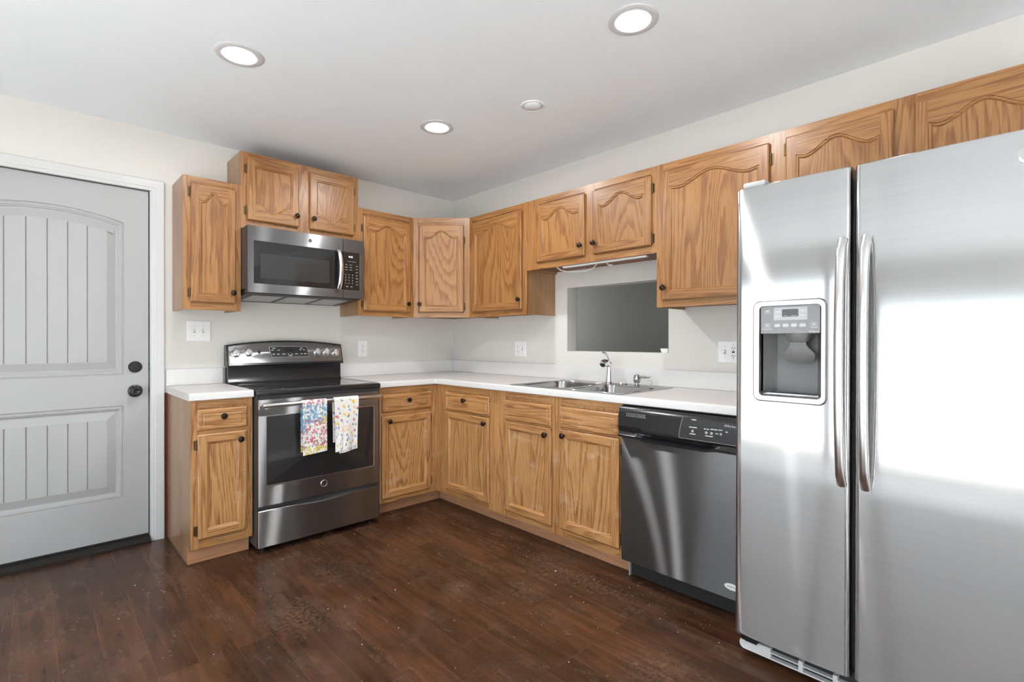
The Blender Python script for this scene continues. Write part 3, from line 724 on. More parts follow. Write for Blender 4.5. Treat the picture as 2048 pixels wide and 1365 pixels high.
# ------------------------------------------------------------------ electric plates
def plate(name, label, loc, rz, w, h, items, grp):
    t = thing(name, label, 'switch' if name == 'light_switch' else 'outlet', loc, rz, grp)
    b = MB()
    lp = rrect(-w/2, w/2, -h/2, h/2, 0.004, 3)
    b.loft([[(p[0], -0.0004, p[1]) for p in lp], [(p[0], -0.004, p[1]) for p in lp], [(p[0], -0.006, p[1]) for p in inset(lp, 0.003)]], 0, True, True, True)
    b.done('plate', [whiteP], t)
    for kind, x in items:
        if kind == 't':
            b = MB(); b.box(x-0.006, x+0.006, -0.0064, -0.0060, -0.0125, 0.0125, 1); b.box(x-0.0045, x+0.0045, -0.015, -0.0063, -0.001, 0.009, 0, 0.001)
            b.done('toggle', [whiteP, greyL], t)
        elif kind == 'd':
            for z in (-0.0205, 0.0205):
                b = MB(); lp = rrect(x-0.017, x+0.017, z-0.0145, z+0.0145, 0.009, 4)
                b.loft([[(p[0], -0.006, p[1]) for p in lp], [(p[0], -0.0075, p[1]) for p in lp]], 0, True, False, True)
                for dx in (-0.0065, 0.0065): b.box(x+dx-0.0013, x+dx+0.0013, -0.0078, -0.0074, z-0.002, z+0.007, 1)
                b.lathe([(0.0, 0.0), (0.0028, 0.0), (0.0028, 0.0003), (0.0, 0.0003)], (x, -0.0075, z-0.008), 'y', 10, 1)
                b.done('receptacle', [whiteP, slotM], t)
        elif kind == 'g':
            b = MB(); b.box(x-0.0165, x+0.0165, -0.0072, -0.006, -0.033, 0.033, 0, 0.001)
            for z in (-0.021, 0.021):
                for dx in (-0.0065, 0.0065): b.box(x+dx-0.0016, x+dx+0.0016, -0.0076, -0.0071, z-0.003, z+0.006, 1)
                b.lathe([(0.0, 0.0), (0.003, 0.0), (0.003, 0.0003), (0.0, 0.0003)], (x, -0.0072, z-0.009), 'y', 10, 1)
            b.box(x-0.008, x+0.008, -0.0076, -0.0071, -0.0045, 0.0045, 1)
            b.done('receptacle', [whiteP, slotM], t)
        for z in ((-0.03, 0.03) if kind == 't' else (0.0,) if kind == 'd' else (-0.042, 0.042)):
            b = MB(); b.lathe([(0.0, 0.0), (0.0028, 0.0), (0.002, 0.0008), (0.0, 0.001)], (x, -0.006, z), 'y', 10); b.done('screw', [greyL], t)
    return t
plate('light_switch', 'white double toggle switch plate beside the entry door, under the narrow cabinet', (-1.990, 0, 1.249), 0, 0.130, 0.128, [('t', -0.025), ('t', 0.022)], 'white wall plates')
plate('outlet', 'white single duplex outlet plate right of the range backguard', (-0.883, 0, 1.127), 0, 0.082, 0.127, [('d', 0)], 'white wall plates')
plate('outlet', 'white double plate with outlet and toggle left of the pass-through opening', (0, -0.8665, 1.124), RIGHT, 0.121, 0.117, [('d', -0.024), ('t', 0.024)], 'white wall plates')
plate('outlet', 'white double plate with toggle and dark-slotted outlet half hidden by the fridge', (0, -2.486, 1.127), RIGHT, 0.122, 0.119, [('t', -0.023), ('g', 0.023)], 'white wall plates')

# ------------------------------------------------------------------ range
def kitchen_range():
    t = thing('range', 'stainless and black electric range with two towels on its oven handle', 'range', (-1.850, -0.680, 0))
    W = 0.752
    b = MB()
    b.box(0.0, W, 0.024, 0.655, 0.035, 0.880); b.box(0.03, W-0.03, 0.08, 0.60, 0.012, 0.035)
    b.done('body', [darkS], t, False)
    for x, y in ((0.04, 0.06), (W-0.05, 0.06), (0.04, 0.60), (W-0.05, 0.60)):
        b = MB(); b.lathe([(0.0, 0.0), (0.018, 0.0), (0.018, 0.006), (0.007, 0.008), (0.007, 0.0345), (0.0, 0.0345)], (x, y, 0.0), 'z', 14); b.done('foot', [blackM], t)
    # cooktop
    b = MB(); b.box(0.002, W-0.002, 0.004, 0.590, 0.8805, 0.9105, 0, 0.006, 2); 
    b.box(0.03, W-0.03, 0.045, 0.560, 0.9100, 0.9125, 1, 0.001)
    ck = b.done('cooktop', [blackE, blackG], t, ang=40)
    for cx, cy, r in ((0.19, 0.17, 0.105), (0.56, 0.17, 0.09), (0.19, 0.43, 0.075), (0.56, 0.43, 0.105)):
        b = MB(); b.lathe([(r-0.002, 0.0), (r-0.002, 0.0002), (r, 0.0002), (r, 0.0)], (cx, cy, 0.9125), 'z', 40, 0, False); b.done('burner_ring', [burner], ck)
    # backguard
    b = MB()
    b.prism([(0.585, 0.905), (0.585, 0.925), (0.592, 0.935), (0.592, 1.025), (0.655, 1.025), (0.655, 0.905)], 'x', 0.002, 0.748)
    n = 16; xs = [-0.004+0.764*i/n for i in range(n+1)]
    def topz(x): u = (x-0.378)/0.382; return 1.190-0.030*u*u
    def panel(x0, x1, zb, dz, inset_=0.0):
        pts = [(x0, zb), (x1, zb)]+[(x, topz(x)-dz) for x in [x1+(x0-x1)*i/n for i in range(n+1)]]
        return pts
    yz = lambda z, o=0.0: 0.570+(z-1.03)*0.30-o
    out = panel(-0.006, 0.760, 1.024, 0.0)
    b.loft([[(p[0], 0.655, p[1]) for p in out], [(p[0], yz(p[1]), p[1]) for p in out], [(p[0], yz(p[1], 0.006), p[1]) for p in inset(out, 0.006)]], 0, True, True, True)
    b.done('backguard', [blackE], t, ang=35)
    b = MB(); fc = inset(out, 0.012); fc = [(p[0], max(p[1], 1.043)) for p in fc]
    b.loft([[(p[0], yz(p[1], 0.0055), p[1]) for p in fc], [(p[0], yz(p[1], 0.0075), p[1]) for p in fc]], 0, True, False, True)
    def on(px, pz, o): return (px, yz(pz, o), pz)
    for x, z, w in ((0.045, 1.142, .016), (0.119, 1.146, .016), (0.185, 1.128, .022), (0.02, 1.125, .012), (0.072, 1.128, .014), (0.09, 1.12, .01), (0.05, 1.063, .014), (0.122, 1.066, .012), (0.57, 1.15, .012), (0.635, 1.152, .012), (0.70, 1.148, .012), (0.575, 1.075, .03), (0.64, 1.066, .012), (0.705, 1.066, .012)):
        b.face([on(*p, 0.0079) for p in ((x-w/2, z-0.0014), (x+w/2, z-0.0014), (x+w/2, z+0.0014), (x-w/2, z+0.0014))], 1)
    b.face([on(*p, 0.0080) for p in ((0.178, 1.102), (0.193, 1.102), (0.193, 1.122), (0.178, 1.122))], 1)
    cp = b.done('control_panel', [steelR, blackM], t, ang=35)
    b = MB()
    sh = [(0.252, 1.146), (0.262, 1.078), (0.507, 1.078), (0.500, 1.146)]
    sh = [sh[1], sh[2], sh[3], (0.376, 1.150), sh[0]]
    b.loft([[on(*p, 0.0070) for p in inset(sh, -0.0035)], [on(*p, 0.0090) for p in inset(sh, -0.002)]], 1, True, False, True)
    b.loft([[on(*p, 0.0091) for p in sh], [on(*p, 0.0095) for p in sh]], 0, True, False, True)
    b.face([on(*p, 0.0099) for p in ((0.345, 1.112), (0.405, 1.112), (0.405, 1.138), (0.345, 1.138))], 2)
    for x, z, w in ((0.28, 1.137, .022), (0.27, 1.125, .014), (0.31, 1.125, .016), (0.275, 1.098, .014), (0.305, 1.098, .016), (0.34, 1.098, .02), (0.372, 1.097, .008), (0.395, 1.097, .008), (0.425, 1.098, .02),
                    (0.463, 1.137, .018), (0.455, 1.125, .012), (0.48, 1.125, .014), (0.46, 1.098, .012), (0.485, 1.098, .014), (0.385, 1.087, .022)):
        b.face([on(*p, 0.0098) for p in ((x-w/2, z-0.0022), (x+w/2, z-0.0022), (x+w/2, z+0.0022), (x-w/2, z+0.0022))], 3)
    b.done('display', [blackM, chrome, blackG, legend], cp)
    for x, z in ((0.044, 1.106), (0.119, 1.110), (0.572, 1.110), (0.637, 1.108), (0.704, 1.102)):
        b = MB(); b.lathe([(0.0, 0.0), (0.0255, 0.0), (0.0255, 0.003), (0.023, 0.005), (0.0215, 0.018), (0.019, 0.021), (0.0, 0.0215)], (0, 0, 0), 'y', 26)
        b.box(-0.0045, 0.0045, -0.030, -0.020, -0.0205, 0.0205, 0, 0.0015)
        for v in b.bm.verts: v.co.y *= 0.85
        k = b.done('knob', [chrome], cp)
        k.location = on(x, z, 0.008); k.rotation_euler = (math.radians(-17), 0, 0)
    # oven door
    b = MB(); DW0, DW1, DZ0, DZ1_ = 0.001, 0.731, 0.268, 0.860
    GX0, GX1, GZ0, GZ1 = 0.041, 0.699, 0.379, 0.768
    hole = rrect(GX0, GX1, GZ0, GZ1, 0.008, 4)
    b.box(DW0, DW1, 0.005, 0.023, DZ0, DZ1_, 1)
    b.box(DW0, GX0, 0.0, 0.0049, DZ0, DZ1_, 0); b.box(GX1, DW1, 0.0, 0.0049, DZ0, DZ1_, 0)
    b.box(GX0, GX1, 0.0, 0.0049, DZ0, GZ0, 0); b.box(GX0, GX1, 0.0, 0.0049, GZ1, DZ1_, 0)
    od = b.done('oven_door', [steelR, darkS], t, False)
    b = MB(); b.loft([[(p[0], 0.0, p[1]) for p in inset(hole, -0.001)], [(p[0], -0.0012, p[1]) for p in inset(hole, -0.0015)], [(p[0], -0.0012, p[1]) for p in inset(hole, 0.002)], [(p[0], 0.001, p[1]) for p in inset(hole, 0.003)]], 0)
    b.loft([[(p[0], 0.0008, p[1]) for p in inset(hole, 0.0025)], [(p[0], 0.0004, p[1]) for p in inset(hole, 0.004)]], 1, True, False, True)
    b.done('oven_window', [steelH, ovenG], od)
    b = MB(); b.tube([(0.010, -0.050, 0.832), (0.02, -0.050, 0.832), (0.36, -0.050, 0.832), (0.715, -0.050, 0.832), (0.725, -0.050, 0.832)], [0.011, 0.0135, 0.0135, 0.0135, 0.011], 18)
    for x in (0.030, 0.700): b.box(x-0.012, x+0.012, -0.045, 0.0, 0.823, 0.841, 0, 0.003)
    b.done('oven_handle', [steelH], od)
    b = MB(); b.lathe([(0.0, 0.0), (0.0205, 0.0), (0.0205, 0.002), (0.0185, 0.0035), (0.0165, 0.0028), (0.0, 0.0028)], (0.369, -0.0002, 0.331), 'y', 28, 0)
    b.lathe([(0.0, 0.0), (0.0158, 0.0), (0.0158, 0.0003), (0.0, 0.0003)], (0.369, -0.0031, 0.331), 'y', 28, 1)
    b.text('GE', 0.369, -0.0037, 0.331, 0.014, 0, shear=0.3)
    b.done('badge', [steelH, blackM], od)
    # storage drawer with a bowed top edge
    b = MB(); n = 20
    top = [(0.731-0.73*i/n, 0.243-0.020*math.exp(-((i/n-0.5)/0.2)**2)*0.8) for i in range(n+1)]
    lp = [(0.001, 0.038), (0.731, 0.038)]+top
    b.loft([[(p[0], 0.023, p[1]) for p in lp], [(p[0], 0.003, p[1]) for p in lp], [(p[0], 0.0, p[1]) for p in inset(lp, 0.003)]], 0, True, True, True)
    b.done('storage_drawer', [steelR], t, ang=35)
    return t
kitchen_range()

# ------------------------------------------------------------------ tea towels (printed pattern painted on the cloth itself)
FONT5 = {'B': ['1110', '1001', '1110', '1001', '1110'], 'e': ['0000', '0110', '1011', '1100', '0110'], 'K': ['1001', '1010', '1100', '1010', '1001'], 'i': ['010', '000', '010', '010', '010'],
         'n': ['0000', '1110', '1001', '1001', '1001'], 'd': ['0001', '0111', '1001', '1001', '0111'], 'T': ['11111', '00100', '00100', '00100', '00100'], 'o': ['0000', '0110', '1001', '1001', '0110'],
         'A': ['0110', '1001', '1111', '1001', '1001'], 'l': ['1', '1', '1', '1', '1'], ' ': ['00']*5}
def paint(w, h, seed, style):
    rs = random.Random(seed); A = np.ones((h, w, 3))*np.array((0.80, 0.79, 0.76))
    yy, xx = np.mgrid[0:h, 0:w]
    def blob(cx, cy, rx, ry, a, col):
        dx, dy = xx-cx, yy-cy; u = dx*math.cos(a)+dy*math.sin(a); v = -dx*math.sin(a)+dy*math.cos(a)
        A[(u/rx)**2+(v/ry)**2 < 1] = col
    def flower(cx, cy, r, col, cen, n=5):
        a0 = rs.random()*6
        for k in range(n):
            a = a0+2*PI*k/n; blob(cx+math.cos(a)*r*0.6, cy+math.sin(a)*r*0.6, r*0.55, r*0.36, a, col)
        blob(cx, cy, r*0.28, r*0.28, 0, cen)
    def leaf(cx, cy, r, a, col): blob(cx, cy, r, r*0.30, a, col)
    GREEN = [(0.05, 0.14, 0.08), (0.10, 0.25, 0.16), (0.18, 0.38, 0.30), (0.03, 0.05, 0.06)]
    BLUE = [(0.12, 0.32, 0.58), (0.20, 0.45, 0.68), (0.10, 0.24, 0.48)]; PINK = [(0.55, 0.06, 0.16), (0.62, 0.15, 0.28), (0.45, 0.04, 0.12)]
    YEL = [(0.75, 0.62, 0.16), (0.70, 0.66, 0.28), (0.72, 0.50, 0.08)]
    if style == 'meadow':
        for _ in range(420):
            leaf(rs.uniform(0, w), rs.uniform(0, h), rs.uniform(2.0, 3.6), rs.uniform(0.6, 2.4), rs.choice(GREEN))
        for y0, y1, pal, n, r in ((0.0, 0.16, PINK, 34, 4.6), (0.12, 0.44, BLUE, 95, 6.2), (0.38, 0.90, PINK, 100, 5.4), (0.88, 1.0, YEL, 16, 9.0)):
            for _ in range(n):
                flower(rs.uniform(0, w), rs.uniform(y0, y1)*h, r*rs.uniform(0.75, 1.15), rs.choice(pal), (0.80, 0.62, 0.2) if pal is not YEL else (0.35, 0.28, 0.05))
        for _ in range(12): flower(rs.uniform(0.78, 1.0)*w, rs.uniform(0.34, 0.5)*h, 5.5, rs.choice(YEL), (0.4, 0.3, 0.06), 6)
        for _ in range(26): flower(rs.uniform(0, 0.1)*w, rs.uniform(0.35, 0.62)*h, 4, rs.choice(BLUE), (0.8, 0.8, 0.7))
        for _ in range(230): leaf(rs.uniform(0, w), rs.uniform(0.08, 0.98)*h, rs.uniform(2.4, 4.6), rs.uniform(0.6, 2.4), rs.choice(GREEN))
    else:
        pts = [(0.30, 0.08, 'l'), (0.62, 0.07, 'o'), (0.76, 0.12, 'Y'), (0.36, 0.19, 'y'), (0.13, 0.22, 'b'), (0.54, 0.20, 'l'), (0.80, 0.22, 'o'), (0.60, 0.26, 'b'), (0.17, 0.30, 'l'), (0.36, 0.33, 'y'), (0.55, 0.34, 'y'),
               (0.80, 0.32, 'y'), (0.52, 0.38, 'l'), (0.90, 0.37, 'b'), (0.22, 0.43, 'p'), (0.46, 0.47, 'b'), (0.80, 0.45, 'r'), (0.76, 0.54, 'l'), (0.88, 0.55, 'l'), (0.20, 0.68, 'l'), (0.42, 0.70, 'p'), (0.66, 0.68, 'y'), (0.84, 0.65, 'r'),
               (0.70, 0.73, 'o'), (0.88, 0.76, 'b'), (0.48, 0.76, 'b'), (0.40, 0.80, 'l'), (0.72, 0.83, 'l'), (0.60, 0.86, 'y'), (0.14, 0.88, 'y'), (0.34, 0.86, 'l'), (0.05, 0.36, 'r'), (0.05, 0.55, 'b'), (0.03, 0.48, 'y'), (0.95, 0.25, 'r'), (0.07, 0.72, 'b'), (0.93, 0.90, 'o')]
        for x, y, k in pts:
            cx, cy = x*w, y*h
            if k == 'l':
                for _ in range(5): leaf(cx+rs.uniform(-5, 5), cy+rs.uniform(-6, 6), rs.uniform(3.5, 6), rs.uniform(0.4, 2.6), rs.choice([(0.03, 0.05, 0.05), (0.05, 0.12, 0.07)]))
            else:
                col = {'y': (0.80, 0.60, 0.14), 'Y': (0.82, 0.56, 0.05), 'b': (0.25, 0.36, 0.66), 'o': (0.82, 0.50, 0.24), 'p': (0.34, 0.24, 0.44), 'r': (0.66, 0.14, 0.30)}[k]
                flower(cx, cy, 9 if k in 'Y' else 7 if k in 'yrp' else 5.5, col, (0.70, 0.36, 0.05), 6)
                leaf(cx+5, cy+7, 4, 0.9, (0.04, 0.08, 0.06))
        for _ in range(50): leaf(rs.uniform(0, w), rs.uniform(0.93, 1)*h, 4, rs.uniform(0, 3), rs.choice([(0.30, 0.16, 0.36), (0.5, 0.08, 0.2), (0.03, 0.05, 0.1), (0.1, 0.2, 0.4)]))
        def write(s, cx, y, sc_):
            wid = sum(len(FONT5[c][0])+1 for c in s)*sc_; x = cx-wid/2
            for c in s:
                gl = FONT5[c]
                for r_, row in enumerate(gl):
                    for q, bit in enumerate(row):
                        if bit == '1': A[int(y+r_*sc_*1.7):int(y+(r_+1)*sc_*1.7), int(x+q*sc_):int(x+(q+1)*sc_)] = (0.72, 0.34, 0.10)
                x += (len(gl[0])+1)*sc_
        A[int(h*0.515):int(h*0.655), int(w*0.14):int(w*0.66)] = (0.80, 0.79, 0.76)
        write('Be Kind', 0.40*w, int(h*0.525), 2); write('To All', 0.40*w, int(h*0.592), 2)
    return A
def towel(name, label, x0, x1, x0b, x1b, zb0, zb1, seed, style, layers):
    t = thing(name, label, 'towel', ((x0+x1)/2, -0.73, 0.845), 0, 'tea towels on the oven handle')
    cxw = (x0+x1)/2
    mt, nt, bs = nmat(name+'_print')
    at = nt.nodes.new('ShaderNodeVertexColor'); at.layer_name = 'print'
    nt.links.new(at.outputs[0], bs.inputs['Base Color']); bs.inputs['Roughness'].default_value = 0.85
    wv = N(nt, 'ShaderNodeTexNoise', {'Vector': objco(nt, (1, 1, 1)), 'Scale': 900.0, 'Detail': 1.0}); bump(nt, bs, wv.outputs[0], 0.15, 0.0005)
    def sheet(nm, off, xa0, xa1, xb0, xb1, zl, zr, seed2, back):
        sd = -1 if back else 1
        w, h = 130, 280
        img = paint(w, h, seed2, style)
        me = bpy.data.meshes.new(nm); vs = []; R = 0.0142+off
        zt, yh = 0.832, -0.73
        for j in range(h):
            v = j/(h-1)
            for i in range(w):
                u = i/(w-1)
                zbot = zl+(zr-zl)*u
                arc = PI*0.5*R
                L = (zt-zbot)
                s_ = v*(L+arc)
                xt = xa0+(xa1-xa0)*u; xb = xb0+(xb1-xb0)*u
                if s_ < arc:
                    a = s_/R; y = yh-sd*R*math.sin(a); z = zt+R*math.cos(a); k = 0.0
                else:
                    k = (s_-arc)/L; z = zt-(s_-arc); y = yh-sd*R
                x = xt+(xb-xt)*min(1, k*1.2)
                y += (-0.0035*k*math.sin(u*PI*2.3+seed)-0.002*k*math.sin(u*9+k*5))*(0.4 if back else 1)
                vs.append((x-cxw, y+0.73, z-0.845))
        fs = [(j*w+i, j*w+i+1, (j+1)*w+i+1, (j+1)*w+i) for j in range(h-1) for i in range(w-1)]
        me.from_pydata(vs, [], fs)
        ca_ = me.color_attributes.new('print', 'FLOAT_COLOR', 'POINT')
        arr = np.ones((h, w, 4)); arr[:, :, :3] = img; ca_.data.foreach_set('color', arr.astype(np.float32).ravel())
        me.polygons.foreach_set('use_smooth', [True]*len(fs)); me.materials.append(mt)
        o = bpy.data.objects.new(nm, me); COL.objects.link(o); o.parent = t
        so = o.modifiers.new('thickness', 'SOLIDIFY'); so.thickness = 0.0012; so.offset = 0
        return o
    for k, L in enumerate(layers): sheet(*L)
towel('tea_towel', 'tea towel with dense blue, pink and yellow meadow flowers on the oven handle', -1.6335, -1.4895, -1.629, -1.489, 0.535, 0.534, 3, 'meadow',
      [('cloth', 0.0, -1.6335, -1.4895, -1.630, -1.489, 0.528, 0.540, 3, False), ('rear_fall', 0.0, -1.6335, -1.4895, -1.632, -1.489, 0.545, 0.545, 9, True)])
towel('tea_towel', 'white tea towel with scattered flowers and orange lettering on the oven handle', -1.4475, -1.2890, -1.405, -1.297, 0.512, 0.522, 11, 'words',
      [('cloth', 0.0020, -1.4465, -1.2895, -1.412, -1.299, 0.508, 0.526, 5, False), ('under_fold', 0.0, -1.4440, -1.3200, -1.436, -1.36, 0.519, 0.523, 8, False), ('rear_fall', 0.0, -1.4465, -1.2895, -1.440, -1.300, 0.575, 0.575, 15, True)])

# ------------------------------------------------------------------ over-the-range microwave
def microwave():
    t = thing('microwave', 'stainless over-the-range microwave with black window, above the range', 'microwave', (-1.829, -0.420, 1.478))
    W, H = 0.740, 0.3975
    b = MB(); b.box(0.002, W+0.020, 0.042, 0.419, 0.022, H-0.001); b.done('housing', [darkS], t, False)
    b = MB(); b.prism([(0.02, -0.004), (0.40, -0.030), (0.419, -0.030), (0.419, 0.0215), (0.02, 0.0215)], 'x', 0.010, W-0.010, 0)
    b.done('vent_base', [blackM], t, False)
    b = MB()
    for x0, x1 in ((0.06, 0.24), (0.27, 0.47), (0.50, 0.68)):
        q = lambda y: -0.004-(y-0.02)/0.38*0.026-0.0012
        b.face([(x0, 0.10, q(0.10)), (x1, 0.10, q(0.10)), (x1, 0.36, q(0.36)), (x0, 0.36, q(0.36))])
    b.done('grease_filter', [greyL], t, False)
    # door
    b = MB(); DX = 0.590
    b.box(0.0, DX, 0.006, 0.040, 0.0, H, 1); b.box(0.0, 0.034, 0.0, 0.0058, 0.0, H, 0); b.box(0.034, DX, 0.0, 0.0058, 0.0, 0.054, 0); b.box(0.034, DX, 0.0, 0.0058, 0.311, H, 0)
    d = b.done('door', [steelM, darkS], t, False)
    b = MB(); lp = rrect(0.034, DX, 0.054, 0.311, 0.003, 3)
    b.loft([[(p[0], 0.0055, p[1]) for p in lp], [(p[0], 0.0008, p[1]) for p in inset(lp, 0.0006)]], 0, True, False, True)
    lp = rrect(0.071, 0.496, 0.088, 0.238, 0.004, 3)
    b.face([(p[0], 0.0003, p[1]) for p in lp], 1)
    b.done('window', [blackG, mwG], d, False)
    b = MB(); pts = []
    for i in range(15):
        u = i/14; pts.append((0.557+0.004*math.sin(PI*u), -0.014-0.030*math.sin(PI*u)**0.6, 0.056+0.256*u))
    b.tube(pts, [0.014]*15, 14, flat=0.55, up=(0, 1, 0))
    b.done('handle', [steelH], d)
    b = MB()
    for z in (0.066, 0.302): b.box(0.548, 0.566, -0.014, 0.0006, z-0.010, z+0.010, 0, 0.003)
    b.done('handle_mount', [blackM], d)
    b = MB(); b.lathe([(0.0, 0.0), (0.0105, 0.0), (0.0105, 0.001), (0.0, 0.001)], (0.371, -0.0002, 0.353), 'y', 24, 0)
    b.text('GE', 0.371, -0.0016, 0.353, 0.009, 1, shear=0.3)
    b.done('badge', [blackM, greyL], d)
    b = MB(); b.box(0.593, W, 0.006, 0.040, 0.0, H, 1); b.box(0.593, W, 0.0, 0.0058, 0.0, 0.054, 0); b.box(0.593, W, 0.0, 0.0058, 0.311, H, 0); b.box(0.7115, W, 0.0, 0.0058, 0.054, 0.311, 0)
    c = b.done('control_panel', [steelM, darkS], t, False)
    b = MB(); lp = rrect(0.5935, 0.7115, 0.054, 0.311, 0.004, 3); b.loft([[(p[0], 0.0055, p[1]) for p in lp], [(p[0], 0.0006, p[1]) for p in inset(lp, 0.0006)]], 0, True, False, True)
    lp2 = rrect(0.700, 0.7125, 0.053, 0.312, 0.004, 3)
    b.box(0.7112, 0.7132, -0.0004, 0.001, 0.054, 0.311, 1)
    b.done('keypad_glass', [blackG, chrome], c, False)
    b = MB()
    for r_ in range(4):
        for q in range(3): b.box(0.608+q*0.024, 0.613+q*0.024, -0.0002, 0.0004, 0.098+r_*0.019, 0.103+r_*0.019)
    for r_ in range(7): b.box(0.683, 0.697, -0.0002, 0.0004, 0.092+r_*0.021, 0.0945+r_*0.021)
    for r_ in range(3):
        for q in range(2): b.box(0.605+q*0.033, 0.622+q*0.033, -0.0002, 0.0004, 0.190+r_*0.017, 0.1925+r_*0.017)
    b.box(0.628, 0.688, -0.0002, 0.0004, 0.247, 0.2485); b.box(0.612, 0.628, -0.0002, 0.0004, 0.075, 0.079); b.box(0.645, 0.658, -0.0002, 0.0004, 0.075, 0.079)
    b.done('keypad', [greyL], c, False)
    b = MB(); b.text('8:35', 0.646, -0.0004, 0.279, 0.017); b.done('clock_digits', [digitE], c, False)
microwave()

# ------------------------------------------------------------------ dishwasher
def dishwasher():
    t = thing('dishwasher', 'stainless dishwasher with black control panel between sink cabinet and fridge', 'dishwasher', (-0.636, -2.2165, 0), RIGHT)
    W = 0.598
    b = MB(); b.box(0.004, W-0.004, 0.045, 0.60, 0.10, 0.868); b.done('tub', [blackM], t, False)
    b = MB(); b.box(0.006, W-0.006, 0.085, 0.10, 0.004, 0.098); b.box(0.0, 0.005, 0.07, 0.10, 0.0, 0.10, 1); b.done('kick_plate', [rubber, greyL], t, False)
    b = MB(); n = 12
    loops = []
    for i in range(n+1):
        u = i/n; z = 0.104+u*(0.712-0.104); y = -0.006*math.sin(PI*u)
        loops.append([(0.0, y+0.044, z), (0.0, y+0.004, z), (0.004, y, z), (W-0.004, y, z), (W, y+0.004, z), (W, y+0.044, z)])
    b.loft(loops, 0, True, True, True); d = b.done('door', [steelD], t, ang=35)
    # sticker
    b = MB(); cx, cz = 0.548, 0.158
    b.face([(cx+0.031*math.cos(a), -0.0068, cz+0.014*math.sin(a)) for a in [2*PI*i/32 for i in range(32)]], 0)
    b.text('AMERICA', cx, -0.0072, cz, 0.0095, 1)
    for v in b.bm.verts: v.co.y = -0.0042 if v.co.y > -0.007 else -0.0047
    b.done('sticker', [whiteP, blackM], d, False)
    # control panel with a scooped grip along its lower edge
    b = MB(); m = 40; loops = []
    for i in range(m+1):
        x = W*i/m; u = min(1, max(0, (x-0.10)/0.06))*min(1, max(0, (W-0.10-x)/0.06)); r = u*u*(3-2*u)
        sag = 0.010*r
        loops.append([(x, 0.040, 0.866), (x, -0.004, 0.866), (x, -0.016, 0.858), (x, -0.022, 0.820), (x, -0.024, 0.775), (x, -0.022, 0.752-sag*0.3), (x, -0.016+0.020*r, 0.744-sag*0.5), (x, -0.018+0.024*r, 0.736-sag*0.4),
                      (x, -0.026-0.004*r, 0.728-sag), (x, -0.025-0.004*r, 0.719-sag), (x, -0.014, 0.714-sag*0.6), (x, 0.002, 0.7135), (x, 0.040, 0.7135)])
    b.loft(loops, 0, True, True, True); cp = b.done('control_panel', [blackE], t, ang=50)
    yf = lambda z: -0.0242 if z < 0.80 else float(np.interp(z, [0.775, 0.82, 0.858], [-0.0245, -0.0226, -0.0166]))-0.0004
    b = MB(); lp = [(0.322, 0.756), (0.596, 0.756), (0.596, 0.846), (0.338, 0.846), (0.327, 0.80)]
    xs = [0.33, 0.596]
    def strip(x0f, x1f, zs, o, mi):
        for a, c in zip(zs, zs[1:]): b.face([(x0f(a), yf(a)-o, a), (x1f(a), yf(a)-o, a), (x1f(c), yf(c)-o, c), (x0f(c), yf(c)-o, c)], mi)
    zs = [0.756, 0.775, 0.80, 0.82, 0.835, 0.846]
    lx = lambda z: 0.322+0.016*((z-0.756)/0.09)**1.5
    strip(lx, lambda z: 0.596, zs, 0.0004, 0); strip(lambda z: lx(z)-0.0014, lx, zs, 0.0005, 1)
    strip(lambda z: 0.322, lambda z: 0.596, [0.7548, 0.756], 0.0005, 1)
    b.done('control_face', [blackM, greyL], cp, False)
    for x, z, r in ((0.386, 0.792, 0.0062), (0.448, 0.793, 0.0062), (0.471, 0.793, 0.0062), (0.511, 0.795, 0.0055)):
        b = MB(); b.lathe([(0.0, 0.0), (r, 0.0), (r*0.8, 0.0012), (0.0, 0.0014)], (x, yf(z)-0.0006, z), 'y', 16); b.done('button', [greyL], cp)
    b = MB()
    for x, z, w in ((0.388, 0.809, .036), (0.386, 0.780, .026), (0.442, 0.809, .010), (0.455, 0.809, .010), (0.473, 0.811, .014), (0.489, 0.811, .016), (0.509, 0.812, .016), (0.460, 0.780, .034), (0.494, 0.795, .011), (0.535, 0.807, .010), (0.39, 0.842, .022)):
        b.face([(x-w/2, yf(z)-0.0009, z-0.0018), (x+w/2, yf(z)-0.0009, z-0.0018), (x+w/2, yf(z)-0.0009, z+0.0018), (x-w/2, yf(z)-0.0009, z+0.0018)])
    b.text('Whirlpool', 0.522, yf(0.832)-0.0009, 0.832, 0.0155, 0, 'LEFT', 0.25)
    b.done('panel_legend', [legend], cp, False)
    b = MB()
    for k in range(12): b.box(0.046+k*0.009, 0.0495+k*0.009, -0.0232, -0.018, 0.824+0.004*(k % 2)*0, 0.838)
    b.box(0.044, 0.154, -0.0236, -0.019, 0.8215, 0.8235)
    b.done('vent', [greyS], cp, False)
dishwasher()

